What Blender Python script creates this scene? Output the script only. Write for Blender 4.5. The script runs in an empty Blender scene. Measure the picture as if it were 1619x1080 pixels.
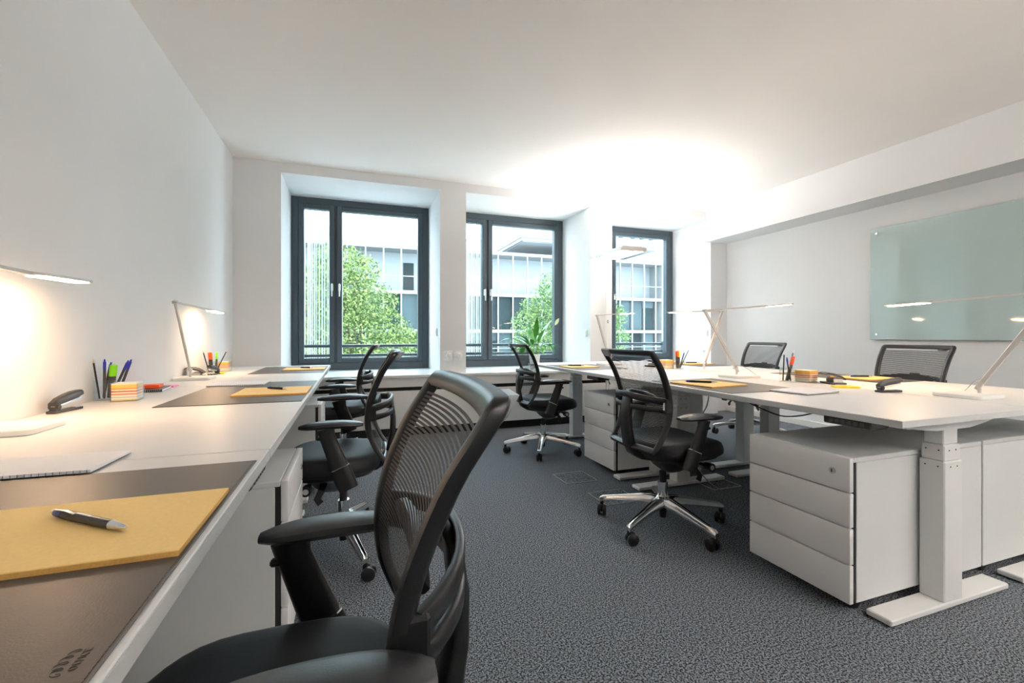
import bpy, bmesh, math, random
from mathutils import Vector, Matrix
PI = math.pi
random.seed(7)
scene = bpy.context.scene
COL = scene.collection

# ------------------------------------------------------------------ camera
cam_d = bpy.data.cameras.new('camera')
cam_d.sensor_width = 36.0
cam_d.lens = 708.93 / 1619 * 36
cam_d.shift_y = -(540 - 530.5) / 1619
cam_d.clip_start = 0.02
cam_d.clip_end = 300
cam = bpy.data.objects.new('camera', cam_d)
COL.objects.link(cam)
cam.location = (1.0297, -4.7424, 1.0151)
cam.rotation_euler = (PI / 2, 0, -0.3432)
scene.camera = cam

# ------------------------------------------------------------------ world: bright overcast sky
W = bpy.data.worlds.new('overcast_sky')
scene.world = W
W.use_nodes = True
nt = W.node_tree
nt.nodes.clear()
wo = nt.nodes.new('ShaderNodeOutputWorld')
bg = nt.nodes.new('ShaderNodeBackground')
bg.inputs['Color'].default_value = (0.72, 0.90, 1.0, 1)
bg.inputs['Strength'].default_value = 4.0
nt.links.new(bg.outputs[0], wo.inputs[0])

scene.view_settings.view_transform = 'Standard'
scene.view_settings.look = 'None'
scene.view_settings.gamma = 1
scene.view_settings.use_curve_mapping = False
scene.view_settings.exposure = 1.48
try:
    scene.cycles.max_bounces = 14
    scene.cycles.transparent_max_bounces = 40
    scene.cycles.diffuse_bounces = 6
    scene.cycles.sample_clamp_indirect = 6
    scene.cycles.caustics_reflective = False
    scene.cycles.caustics_refractive = False
except Exception:
    pass

UPLIGHT = 49.0        # emission of the floor lamp's upward panel
DOWNLIGHT = 7.0
DESK_LED = 42.0       # emission of a desk lamp's diffuser

# ------------------------------------------------------------------ materials
def rgb(r, g, b):
    f = lambda c: (c / 255 / 12.92) if c / 255 <= .04045 else ((c / 255 + .055) / 1.055) ** 2.4
    return (f(r), f(g), f(b), 1)

def mat(name, col, rough=.5, metal=0., spec=.5, coat=0., noise=0., nscale=40., bump=0., bscale=200., trans=0., emis=None, estr=0., sheen=0., alpha=1.):
    m = bpy.data.materials.new(name)
    m.use_nodes = True
    n = m.node_tree
    b = n.nodes['Principled BSDF']
    b.inputs['Base Color'].default_value = col
    b.inputs['Roughness'].default_value = rough
    b.inputs['Metallic'].default_value = metal
    b.inputs['Specular IOR Level'].default_value = spec
    b.inputs['Coat Weight'].default_value = coat
    b.inputs['Coat Roughness'].default_value = .05
    b.inputs['Transmission Weight'].default_value = trans
    b.inputs['Sheen Weight'].default_value = sheen
    if emis:
        b.inputs['Emission Color'].default_value = emis
        b.inputs['Emission Strength'].default_value = estr
    tc = n.nodes.new('ShaderNodeTexCoord')
    if noise > 0:
        t = n.nodes.new('ShaderNodeTexNoise')
        t.inputs['Scale'].default_value = nscale
        t.inputs['Detail'].default_value = 4
        n.links.new(tc.outputs['Object'], t.inputs['Vector'])
        mx = n.nodes.new('ShaderNodeMixRGB')
        mx.blend_type = 'MULTIPLY'
        mx.inputs[1].default_value = col
        r = n.nodes.new('ShaderNodeValToRGB')
        r.color_ramp.elements[0].position = .3
        r.color_ramp.elements[1].position = .7
        lo = 1 - noise
        r.color_ramp.elements[0].color = (lo, lo, lo, 1)
        r.color_ramp.elements[1].color = (1, 1, 1, 1)
        n.links.new(t.outputs['Fac'], r.inputs[0])
        mx.inputs[0].default_value = 1
        n.links.new(r.outputs[0], mx.inputs[2])
        n.links.new(mx.outputs[0], b.inputs['Base Color'])
    if bump > 0:
        t2 = n.nodes.new('ShaderNodeTexNoise')
        t2.inputs['Scale'].default_value = bscale
        t2.inputs['Detail'].default_value = 3
        n.links.new(tc.outputs['Object'], t2.inputs['Vector'])
        bp = n.nodes.new('ShaderNodeBump')
        bp.inputs['Strength'].default_value = bump
        bp.inputs['Distance'].default_value = .002
        n.links.new(t2.outputs['Fac'], bp.inputs['Height'])
        n.links.new(bp.outputs[0], b.inputs['Normal'])
    return m

M = {}
M['wall'] = mat('wall_paint', (.79, .79, .79, 1), .85, bump=.05, bscale=300, noise=.02, nscale=3)
M['ceiling'] = mat('ceiling_paint', (.90, .865, .84, 1), .9, noise=.02, nscale=2)
M['trim'] = mat('white_trim', (.82, .82, .81, 1), .45, noise=.02, nscale=6)
M['sill'] = mat('sill_stone', (.80, .82, .82, 1), .3, noise=.03, nscale=12)
M['frame'] = mat('anthracite_frame', rgb(66, 78, 86), .4, noise=.05, nscale=8)
M['desk'] = mat('desk_laminate', (.74, .73, .72, 1), .38, noise=.02, nscale=5)
M['desk_edge'] = mat('desk_edge_band', (.62, .62, .61, 1), .5, noise=.03, nscale=20)
M['white_metal'] = mat('white_powder_coat', (.82, .82, .80, 1), .42, noise=.02, nscale=9)
M['drawer'] = mat('drawer_front_white', (.84, .83, .82, 1), .4, noise=.02, nscale=7)
M['cab_grey'] = mat('cabinet_body_white', (.77, .78, .77, 1), .42, noise=.02, nscale=7)
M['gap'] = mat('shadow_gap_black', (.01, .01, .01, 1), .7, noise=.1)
M['black_plastic'] = mat('black_plastic', (.0085, .0085, .0095, 1), .36, bump=.12, bscale=700, noise=.1, nscale=60)
M['arm_pad'] = mat('soft_arm_pad', (.022, .023, .026, 1), .40, bump=.08, bscale=500, noise=.1)
M['mesh'] = mat('mesh_fabric', (.022, .021, .022, 1), .6, noise=.1, nscale=300)
M['seat'] = mat('seat_fabric', (.0075, .008, .011, 1), .62, spec=.5, sheen=.03, noise=.5, nscale=900, bump=.3, bscale=900)
M['chrome'] = mat('polished_aluminium', (.82, .82, .82, 1), .13, metal=1., noise=.04, nscale=10)
M['alu'] = mat('brushed_aluminium', (.62, .61, .60, 1), .35, metal=.8, noise=.05, nscale=30)
M['white_plastic'] = mat('white_plastic', (.85, .85, .83, 1), .35, noise=.02)
M['grey_tag'] = mat('grey_tag', (.40, .42, .44, 1), .35, noise=.05)
M['key_grey'] = mat('key_grey', (.09, .095, .10, 1), .4, noise=.05)
M['mat'] = mat('desk_mat_leatherette', (.070, .056, .048, 1), .42, spec=.6, bump=.12, bscale=400, noise=.12, nscale=30)
M['yellow_pad'] = mat('yellow_legal_pad', rgb(252, 212, 136), .7, noise=.05, nscale=200)
M['pad_edge'] = mat('pad_cardboard_edge', rgb(222, 172, 92), .8, noise=.15, nscale=300)
M['paper'] = mat('white_paper', (.85, .84, .86, 1), .7, noise=.02, nscale=100)
M['dark_grey'] = mat('dark_grey_plastic', (.045, .040, .038, 1), .35, noise=.1)
M['cable'] = mat('black_cable', (.012, .012, .012, 1), .45, noise=.1)
M['wire'] = mat('grey_cord', (.35, .35, .35, 1), .5, noise=.1)
M['blue'] = mat('blue_plastic', rgb(35, 45, 160), .3, noise=.05)
M['black'] = mat('black_lacquer', (.02, .018, .018, 1), .3, noise=.1)
M['green_neon'] = mat('neon_green', rgb(130, 215, 15), .4, noise=.04)
M['orange_neon'] = mat('neon_orange', rgb(255, 90, 25), .4, noise=.04)
M['pink_neon'] = mat('neon_pink', rgb(255, 120, 190), .4, noise=.04)
M['yellow_neon'] = mat('neon_yellow', rgb(255, 225, 30), .5, noise=.04)
M['red'] = mat('red_plastic', rgb(200, 30, 30), .4, noise=.04)
M['pencil_tip'] = mat('pencil_tip', rgb(230, 190, 140), .6, noise=.1)
M['pot'] = mat('white_ceramic', (.85, .84, .82, 1), .25, noise=.02)
M['soil'] = mat('potting_soil', (.03, .02, .015, 1), .9, noise=.5, nscale=60)
M['leaf_in'] = mat('peace_lily_leaf', rgb(62, 150, 36), .35, spec=.5, noise=.35, nscale=9)
M['stem_in'] = mat('peace_lily_stem', rgb(110, 160, 60), .5, noise=.1)
M['spathe'] = mat('peace_lily_spathe', rgb(225, 240, 190), .5, noise=.1)
M['led_warm'] = mat('warm_led_diffuser', (1, .9, .8, 1), .5, emis=(1, .64, .36, 1), estr=DESK_LED)
M['led_up'] = mat('uplight_panel', (1, 1, 1, 1), .5, emis=(1, .96, .91, 1), estr=UPLIGHT)
M['led_down'] = mat('downlight_panel', (1, 1, 1, 1), .5, emis=(1, .93, .86, 1), estr=DOWNLIGHT)
M['lamp_arm'] = mat('satin_lamp_arm', (.56, .54, .52, 1), .38, metal=.25, noise=.03)
M['lamp_cap'] = mat('lamp_end_cap', rgb(205, 195, 188), .5, noise=.05)
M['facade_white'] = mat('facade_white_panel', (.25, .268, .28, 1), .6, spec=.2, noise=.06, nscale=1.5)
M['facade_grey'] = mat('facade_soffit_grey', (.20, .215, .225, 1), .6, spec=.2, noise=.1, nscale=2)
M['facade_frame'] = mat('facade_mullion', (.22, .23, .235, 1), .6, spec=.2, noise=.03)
M['facade_blind'] = mat('facade_dark_interior', (.016, .030, .034, 1), .5, spec=.12, noise=.5, nscale=.8)
M['facade_pane'] = mat('facade_glass_pane', (.055, .083, .092, 1), .5, spec=.15, noise=.25, nscale=.6)
M['bark'] = mat('bark', (.10, .075, .05, 1), .9, noise=.5, nscale=12)
M['ground'] = mat('courtyard_paving', (.55, .56, .56, 1), .8, noise=.2, nscale=1)
M['tagwhite'] = mat('printed_number', (.8, .8, .8, 1), .5, noise=.03)

def carpet():
    m = mat('loop_pile_carpet', (.03, .032, .036, 1), .95, bump=.0)
    n = m.node_tree; b = n.nodes['Principled BSDF']
    tc = n.nodes.new('ShaderNodeTexCoord')
    t = n.nodes.new('ShaderNodeTexNoise'); t.inputs['Scale'].default_value = 165; t.inputs['Detail'].default_value = 2
    t.inputs['Roughness'].default_value = .8
    v = n.nodes.new('ShaderNodeTexVoronoi'); v.inputs['Scale'].default_value = 210
    n.links.new(tc.outputs['Object'], t.inputs['Vector']); n.links.new(tc.outputs['Object'], v.inputs['Vector'])
    r = n.nodes.new('ShaderNodeValToRGB')
    r.color_ramp.elements[0].position = .465; r.color_ramp.elements[0].color = (.003, .004, .006, 1)
    r.color_ramp.elements[1].position = .55; r.color_ramp.elements[1].color = (.24, .265, .30, 1)
    n.links.new(t.outputs['Fac'], r.inputs[0]); n.links.new(r.outputs[0], b.inputs['Base Color'])
    bp = n.nodes.new('ShaderNodeBump'); bp.inputs['Strength'].default_value = .03; bp.inputs['Distance'].default_value = .0005
    n.links.new(v.outputs['Distance'], bp.inputs['Height']); n.links.new(bp.outputs[0], b.inputs['Normal'])
    return m
M['carpet'] = carpet()

def glass(name, tint, gloss=.08):
    m = bpy.data.materials.new(name); m.use_nodes = True
    n = m.node_tree; n.nodes.clear()
    o = n.nodes.new('ShaderNodeOutputMaterial'); mx = n.nodes.new('ShaderNodeMixShader')
    tr = n.nodes.new('ShaderNodeBsdfTransparent'); gl = n.nodes.new('ShaderNodeBsdfGlossy')
    lw = n.nodes.new('ShaderNodeLayerWeight'); lw.inputs['Blend'].default_value = .5
    pw = n.nodes.new('ShaderNodeMath'); pw.operation = 'POWER'; pw.inputs[1].default_value = 4
    fr = n.nodes.new('ShaderNodeMath'); fr.operation = 'MULTIPLY_ADD'; fr.inputs[1].default_value = .55; fr.inputs[2].default_value = .03
    n.links.new(lw.outputs['Facing'], pw.inputs[0]); n.links.new(pw.outputs[0], fr.inputs[0])
    tr.inputs[0].default_value = tint; gl.inputs['Roughness'].default_value = .02
    n.links.new(fr.outputs[0], mx.inputs[0]); n.links.new(tr.outputs[0], mx.inputs[1]); n.links.new(gl.outputs[0], mx.inputs[2])
    n.links.new(mx.outputs[0], o.inputs[0])
    return m
M['window_glass'] = glass('window_glass', (.97, .99, .99, 1))
M['acrylic'] = glass('clear_acrylic', (.975, .985, .985, 1))
M['board_glass'] = mat('pale_green_board_glass', rgb(176, 195, 192), .05, spec=.9, coat=.6, noise=.02, nscale=2)

def leafmat(name, c1, c2):
    m = bpy.data.materials.new(name); m.use_nodes = True
    n = m.node_tree; n.nodes.clear()
    o = n.nodes.new('ShaderNodeOutputMaterial'); mx = n.nodes.new('ShaderNodeMixShader')
    d = n.nodes.new('ShaderNodeBsdfDiffuse'); t = n.nodes.new('ShaderNodeBsdfTranslucent')
    g = n.nodes.new('ShaderNodeNewGeometry'); r = n.nodes.new('ShaderNodeValToRGB')
    r.color_ramp.elements[0].color = c1; r.color_ramp.elements[1].color = c2
    n.links.new(g.outputs['Random Per Island'], r.inputs[0])
    n.links.new(r.outputs[0], d.inputs[0]); n.links.new(r.outputs[0], t.inputs[0])
    mx.inputs[0].default_value = .45
    n.links.new(d.outputs[0], mx.inputs[1]); n.links.new(t.outputs[0], mx.inputs[2]); n.links.new(mx.outputs[0], o.inputs[0])
    return m
M['tree_leaf'] = leafmat('tree_leaf', rgb(40, 68, 42), rgb(156, 172, 108))
M['tree_leaf_b'] = leafmat('tree_leaf_cool', rgb(50, 78, 56), rgb(142, 164, 106))
M['rod'] = leafmat('white_frit_strip', (.80, .84, .85, 1), (.88, .90, .90, 1))
M['bush_leaf'] = leafmat('bush_leaf', rgb(86, 120, 22), rgb(150, 178, 38))

def stripes(name):
    """layers of coloured note paper, bottom to top"""
    m = mat(name, (.9, .9, .9, 1), .6)
    n = m.node_tree; b = n.nodes['Principled BSDF']
    tc = n.nodes.new('ShaderNodeTexCoord'); sp = n.nodes.new('ShaderNodeSeparateXYZ')
    n.links.new(tc.outputs['Object'], sp.inputs[0])
    mr = n.nodes.new('ShaderNodeMapRange'); mr.inputs['From Min'].default_value = 0; mr.inputs['From Max'].default_value = .075
    n.links.new(sp.outputs['Z'], mr.inputs['Value'])
    r = n.nodes.new('ShaderNodeValToRGB'); r.color_ramp.interpolation = 'CONSTANT'
    bands = [(0, (250, 225, 170)), (.12, (255, 245, 225)), (.2, (190, 200, 205)), (.25, (255, 240, 215)), (.36, (245, 130, 100)), (.43, (255, 235, 205)),
             (.52, (200, 60, 50)), (.58, (255, 235, 210)), (.66, (250, 165, 80)), (.74, (250, 205, 90)), (.93, (250, 240, 230))]
    cr = r.color_ramp
    cr.elements[0].position = 0; cr.elements[0].color = rgb(*bands[0][1])
    cr.elements[1].position = .12; cr.elements[1].color = rgb(*bands[1][1])
    for p, c in bands[2:]:
        e = cr.elements.new(p); e.color = rgb(*c)
    n.links.new(mr.outputs[0], r.inputs[0]); n.links.new(r.outputs[0], b.inputs['Base Color'])
    return m
M['notes'] = stripes('layered_note_paper')

# ------------------------------------------------------------------ geometry helper
class G:
    def __init__(s):
        s.v = []; s.f = []
    def add(s, vs, fs, T=None):
        o = len(s.v)
        for p in vs:
            p = Vector(p)
            if T is not None: p = T @ p
            s.v.append(tuple(p))
        for f in fs: s.f.append([i + o for i in f])
        return s
    def box(s, x0, x1, y0, y1, z0, z1, bev=0., T=None, seg=1):
        bm = bmesh.new()
        bmesh.ops.create_cube(bm, size=1)
        for v in bm.verts:
            v.co = Vector(((x0 + x1) / 2 + v.co.x * (x1 - x0), (y0 + y1) / 2 + v.co.y * (y1 - y0), (z0 + z1) / 2 + v.co.z * (z1 - z0)))
        if bev > 0:
            bev = min(bev, .49 * min(abs(x1 - x0), abs(y1 - y0), abs(z1 - z0)))
            bmesh.ops.bevel(bm, geom=bm.edges[:], offset=bev, segments=seg, affect='EDGES', profile=.5)
        bm.verts.index_update()
        s.add([v.co[:] for v in bm.verts], [[v.index for v in f.verts] for f in bm.faces], T)
        bm.free(); return s
    def loft(s, rings, cap=True, closed=False, T=None):
        n = len(rings[0]); vs = [p for r in rings for p in r]; fs = []
        m = len(rings)
        for i in range(m if closed else m - 1):
            a = i * n; b = ((i + 1) % m) * n
            for k in range(n):
                k2 = (k + 1) % n
                fs.append([a + k, a + k2, b + k2, b + k])
        if cap and not closed:
            fs.append(list(range(n))[::-1]); fs.append([(m - 1) * n + k for k in range(n)])
        return s.add(vs, fs, T)
    def tube(s, pts, rad, seg=10, cap=True, T=None, flat=None, up=None, closed=False):
        """sweep an ellipse along pts; rad number or list; flat=(a,b) scales the two section axes"""
        pts = [Vector(p) for p in pts]; rings = []; n = len(pts)
        last = Vector(up) if up else None
        for i, p in enumerate(pts):
            if closed: d = (pts[(i + 1) % n] - pts[i - 1]).normalized()
            else: d = (pts[min(i + 1, n - 1)] - pts[max(i - 1, 0)]).normalized()
            if last is None:
                last = Vector((0, 0, 1)) if abs(d.z) < .9 else Vector((1, 0, 0))
            u = (last - d * last.dot(d)).normalized()
            if not up: last = u
            w = d.cross(u)
            r = rad[i] if isinstance(rad, (list, tuple)) else rad
            fa, fb = flat if flat else (1, 1)
            rings.append([tuple(p + u * (math.cos(2 * PI * k / seg) * r * fa) + w * (math.sin(2 * PI * k / seg) * r * fb)) for k in range(seg)])
        return s.loft(rings, cap, closed, T)
    def bar(s, pts, w, t, side=(0, 1, 0), T=None, closed=False, rnd=.3):
        """sweep a rounded rectangle: w along 'side', t across; both may be lists"""
        pts = [Vector(p) for p in pts]; rings = []; n = len(pts); side0 = Vector(side)
        for i, p in enumerate(pts):
            if closed: d = (pts[(i + 1) % n] - pts[i - 1]).normalized()
            else: d = (pts[min(i + 1, n - 1)] - pts[max(i - 1, 0)]).normalized()
            a = (side0 - d * side0.dot(d)).normalized(); b = d.cross(a)
            W_ = (w[i] if isinstance(w, (list, tuple)) else w) / 2; T_ = (t[i] if isinstance(t, (list, tuple)) else t) / 2
            c = rnd * min(W_, T_)
            q = [(W_, T_ - c), (W_ - c, T_), (-W_ + c, T_), (-W_, T_ - c), (-W_, -T_ + c), (-W_ + c, -T_), (W_ - c, -T_), (W_, -T_ + c)]
            rings.append([tuple(p + a * u + b * v) for u, v in q])
        return s.loft(rings, True, closed, T)
    def lathe(s, prof, seg=20, c=(0, 0, 0), T=None):
        rings = [[(c[0] + r * math.cos(2 * PI * k / seg), c[1] + r * math.sin(2 * PI * k / seg), c[2] + z) for k in range(seg)] for r, z in prof]
        return s.loft(rings, True, False, T)
    def prism(s, poly, z0, z1, bev=0., T=None):
        n = len(poly)
        if bev > 0:
            cx = sum(p[0] for p in poly) / n; cy = sum(p[1] for p in poly) / n
            def ins(p):
                v = Vector((p[0] - cx, p[1] - cy)); v = v * (1 - bev / v.length); return (cx + v.x, cy + v.y)
            rings = [[(*ins(p), z0) for p in poly], [(*p, z0 + bev) for p in poly], [(*p, z1 - bev) for p in poly], [(*ins(p), z1) for p in poly]]
        else:
            rings = [[(*p, z0) for p in poly], [(*p, z1) for p in poly]]
        return s.loft(rings, True, False, T)
    def cyl(s, p0, p1, r, seg=16, r2=None, T=None):
        return s.tube([p0, p1], [r, r if r2 is None else r2], seg, True, T)

def rot(axis, a, c=(0, 0, 0)):
    return Matrix.Translation(c) @ Matrix.Rotation(a, 4, axis) @ Matrix.Translation(-Vector(c))

def obj(name, g, m, parent=None, smooth=35, solid=True):
    me = bpy.data.meshes.new(name)
    me.from_pydata(g.v, [], g.f)
    if solid:
        bm = bmesh.new(); bm.from_mesh(me)
        bmesh.ops.recalc_face_normals(bm, faces=bm.faces)
        bm.to_mesh(me); bm.free()
    if smooth:
        me.shade_smooth(); me.set_sharp_from_angle(angle=math.radians(smooth))
    me.materials.append(M[m] if isinstance(m, str) else m)
    o = bpy.data.objects.new(name, me); COL.objects.link(o)
    if parent: o.parent = parent
    return o
def tag(o, label, cat, group=None):
    o['label'] = label; o['category'] = cat
    if group: o['group'] = group
    return o
def thing(name, label, cat, loc=(0, 0, 0), rz=0, group=None):
    o = bpy.data.objects.new(name, None); COL.objects.link(o); o.empty_display_size = .05
    o.location = loc; o.rotation_euler = (0, 0, rz)
    return tag(o, label, cat, group)
def struct(name, g, m, parent=None, smooth=35):
    o = obj(name, g, m, parent, smooth)
    if not parent: o['kind'] = 'structure'
    return o
def kids(o): return [c for c in COL.objects if c.parent == o]
def dup(root, loc, rz=0, label=None, group=None):
    allk = {}
    for c in COL.objects:
        if c.parent: allk.setdefault(c.parent, []).append(c)
    def cp(o, par):
        n = o.copy(); COL.objects.link(n)
        if par: n.parent = par
        for c in allk.get(o, []): cp(c, n)
        return n
    r = cp(root, None); r.location = loc; r.rotation_euler = (0, 0, rz)
    if label: r['label'] = label
    if group: r['group'] = group
    return r

# ------------------------------------------------------------------ the room
XW = 5.815; H = 2.66; YB = -7.2; YF = .75; RS = 2.564; SZ = .618
A = [(.3974, 1.9125), (2.1947, 3.7225), (4.0198, 5.5418)]
struct('floor', G().box(-.2, XW + .2, YB - .2, YF + .2, -.1, 0), 'carpet', smooth=0)
struct('ceiling', G().box(-.2, XW + .2, YB - .2, .25, H, H + .15), 'ceiling', smooth=0)
struct('wall_left', G().box(-.2, 0, YB - .2, .25, 0, H), 'wall', smooth=0)
struct('wall_right', G().box(XW, XW + .2, YB - .2, .25, 0, H), 'wall', smooth=0)
struct('wall_back', G().box(-.2, XW + .2, YB - .2, YB, 0, H), 'wall', smooth=0)
# window wall: piers between the deep recesses, lintel above, parapet below
g = G()
g.box(-.2, A[0][0], 0, YF + .15, 0, H)
g.box(A[0][1], A[1][0], 0, YF + .15, 0, H)
g.box(A[1][1], A[2][0], 0, YF + .15, 0, H)
g.box(A[2][1], XW + .2, 0, YF + .15, 0, H)
for a, b in A:
    g.box(a, b, 0, YF + .15, RS, H)
    g.box(a, b, 0, YF + .15, 0, SZ - .04)
g.box(A[2][0], 4.42, YF, YF + .15, SZ, RS)
struct('wall_window', g, 'wall', smooth=0)
struct('wall_beam', G().box(5.457, XW, YB, 0, 2.255, H), 'wall', smooth=0)
# sill shelf and heating cover below it
g = G(); g.box(.0, 5.54, -.15, 0, SZ - .03, SZ, .004)
for a, b in A: g.box(a, b, -.005, YF, SZ - .03, SZ)
struct('trim_1', g, 'sill')
g = G(); g.box(0, 5.54, -.125, -.0, .495, SZ - .03); struct('trim_2', g, 'trim')
g = G(); g.box(0, 3.86, -.125, -.105, .085, .457, .002); struct('trim_3', g, 'trim')
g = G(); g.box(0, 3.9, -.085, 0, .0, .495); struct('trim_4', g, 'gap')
g = G(); g.box(3.9, 5.54, -.125, 0, .0, .495); struct('trim_5', g, 'trim')
struct('baseboard_right', G().box(XW - .015, XW, YB, 0, 0, .07, .003), 'trim')
struct('baseboard_left', G().box(0, .015, YB, -.13, 0, .07, .003), 'trim')

# windows
def window(n, a, b, mullion):
    """anthracite frame; mullion None = single sash"""
    y0, y1 = YF - .0, YF + .075
    fw = .075
    f = G()
    f.box(a, a + fw, y0, y1, SZ, RS, .004); f.box(b - fw, b, y0, y1, SZ, RS, .004)
    f.box(a + fw, b - fw, y0, y1, RS - fw, RS, .004); f.box(a + fw, b - fw, y0, y1, SZ, SZ + fw + .01, .004)
    w = struct('window_%d' % n, f, 'frame')
    cells = []
    if mullion:
        mm = G().box(mullion - .012, mullion + .012, y0 + .004, y1, SZ + fw, RS - fw, .003)
        struct('mullion', mm, 'frame', w)
        cells = [(a + fw, mullion - .012, 1), (mullion + .012, b - fw, 0)]
    else:
        cells = [(a + fw, b - fw, 0)]
    for (p, q, right) in cells:
        s = G(); sw = .055; zz0 = SZ + fw + .01; zz1 = RS - fw; ys = y0 - .018
        s.box(p, p + sw, ys, y1 - .01, zz0, zz1, .005); s.box(q - sw, q, ys, y1 - .01, zz0, zz1, .005)
        s.box(p + sw, q - sw, ys, y1 - .01, zz1 - sw, zz1, .005); s.box(p + sw, q - sw, ys, y1 - .01, zz0, zz0 + sw, .005)
        so = struct('sash', s, 'frame', w)
        gl = G().box(p + sw - .004, q - sw + .004, y0 + .02, y0 + .026, zz0 + sw - .004, zz1 - sw + .004)
        struct('pane', gl, 'window_glass', so, smooth=0)
        hx = (q - sw / 2) if right else (p + sw / 2)
        h = G()
        h.box(hx - .013, hx + .013, ys - .012, ys, 1.52, 1.60, .006, seg=2)
        h.cyl((hx, ys - .01, 1.585), (hx, ys - .045, 1.585), .010)
        h.tube([(hx, ys - .045, 1.60), (hx, ys - .05, 1.56), (hx, ys - .048, 1.50), (hx, ys - .045, 1.455)], [.010, .012, .010, .009], 10, flat=(.8, 1.1))
        obj('handle', h, 'white_plastic', so)
    return w
window(1, A[0][0], A[0][1], .858)
window(2, A[1][0], A[1][1], 2.655)
window(3, 4.42, A[2][1], None)

# outer rails and rod screens of the windows
for k, (a, b) in enumerate(A):
    t = thing('window_railing', ['dark two-bar safety rail outside the left window', 'dark two-bar safety rail outside the middle window behind the potted plant',
                                 'dark two-bar safety rail outside the narrow right window'][k], 'railing', (a, .985, SZ))
    for z in (.89, .775):
        obj('bar', G().cyl((0, 0, z - SZ), (b - a, 0, z - SZ), .019, 12), 'frame', t)
    for x in (.012, b - a - .012):
        obj('bracket', G().box(x - .012, x + .012, -.09, .02, .10, .31, .003), 'frame', t)
for k, (a, b) in enumerate([(.42, .93), (2.215, 2.74)]):
    g = G(); x = a; rr = random.Random(3 + k)
    while x < b:
        w_ = rr.choice([.008, .011, .014])
        g.box(x, x + w_, 1.06, 1.08, .45, 2.72)
        x += w_ + rr.choice([.010, .014, .02])
    t = obj('rod_screen', g, 'rod', smooth=0)
    tag(t, ['screen of thin white vertical rods outside the left casement of the left window',
            'screen of thin white vertical rods outside the left casement of the middle window'][k], 'screen')
    for z in (.44, 2.72):
        obj('rail', G().box(a - .10, b + .02, 1.055, 1.085, z - .015, z + .015).box(a - .10, a - .07, .895, 1.06, z - .015, z + .015), 'rod', t)

# small fittings on the reveals and pier
def switch(x, y, z, ax, label, cat='sensor'):
    g = G()
    if ax == 'x': g.box(x - .014, x, y - .025, y + .025, z - .04, z + .04, .004, seg=2)
    t = obj('window_sensor', g, 'white_plastic'); tag(t, label, cat, 'small white sensors on the window reveals')
    obj('button', G().box(x - .018, x - .013, y - .012, y + .012, z - .02, z + .02, .002), 'white_plastic', t)
switch(A[0][1], .177, 1.053, 'x', 'small white sensor box on the right reveal of the left window')
switch(A[1][1], .101, 1.042, 'x', 'small white sensor box on the right reveal of the middle window')
switch(A[2][1], .075, 1.045, 'x', 'small white sensor box on the right reveal of the narrow right window')
t = obj('radiator_knob', G().lathe([(.0, 0), (.022, 0), (.022, .006), (.014, .01), (.014, .028), (.0, .03)], 20, T=Matrix.Translation((A[2][1], .121, .80)) @ Matrix.Rotation(-PI / 2, 4, 'Y')), 'alu')
tag(t, 'small grey round knob below the sensor on the reveal of the right window', 'knob')
for k, (x, w_) in enumerate([(1.996, 'left'), (2.106, 'right')]):
    t = obj('thermostat_dial', G().lathe([(0, 0), (.044, 0), (.044, .012), (.036, .018), (.026, .022), (.022, .050), (.018, .054), (0, .055)], 28,
            T=Matrix.Translation((x, -.0005, .80)) @ Matrix.Rotation(PI / 2, 4, 'X')), 'white_plastic')
    tag(t, 'round white thermostat dial on the pier, the %s one of the pair' % w_, 'thermostat', 'white dials on the pier')
    obj('base_plate', G().box(x - .05, x + .05, -.006, 0, .745, .855, .004), 'white_plastic', t)

# glass board on the right wall
t = thing('glass_board', 'pale green frameless glass writing board on the right wall', 'whiteboard', (XW, -1.8, .976))
obj('glass_panel', G().box(-.028, -.02, -2.2, 0, 0, 1.068, .002), 'board_glass', t)
for y in (-.06, -2.14):
    for z in (.05, 1.018):
        obj('standoff', G().cyl((-.0015, y, z), (-.036, y, z), .011, 18), 'chrome', t)

# floor outlet boxes
for k, (x0, x1, y0, y1) in enumerate([(2.41, 2.65, -1.99, -1.76), (2.46, 2.70, -2.42, -2.19), (3.27, 3.50, -2.42, -2.20 - .16 + .16)]):
    t = thing('floor_outlet', ['square floor outlet with thin metal rim in the carpet by the far pedestal', 'square floor outlet rim in the carpet beneath the mesh chair',
              'square floor outlet rim in the carpet under the right desks'][k], 'floor outlet', ((x0 + x1) / 2, (y0 + y1) / 2, 0), 0, 'floor outlets in the carpet')
    a = (x1 - x0) / 2; b = (y1 - y0) / 2
    r = G(); w_ = .004
    r.box(-a, a, -b, -b + w_, 0, .003); r.box(-a, a, b - w_, b, 0, .003); r.box(-a, -a + w_, -b, b, 0, .003); r.box(a - w_, a, -b, b, 0, .003)
    obj('rim', r, 'alu', t, smooth=0)
    obj('carpet_lid', G().box(-a + w_, a - w_, -b + w_, b - w_, 0, .002), 'carpet', t, smooth=0)

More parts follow.
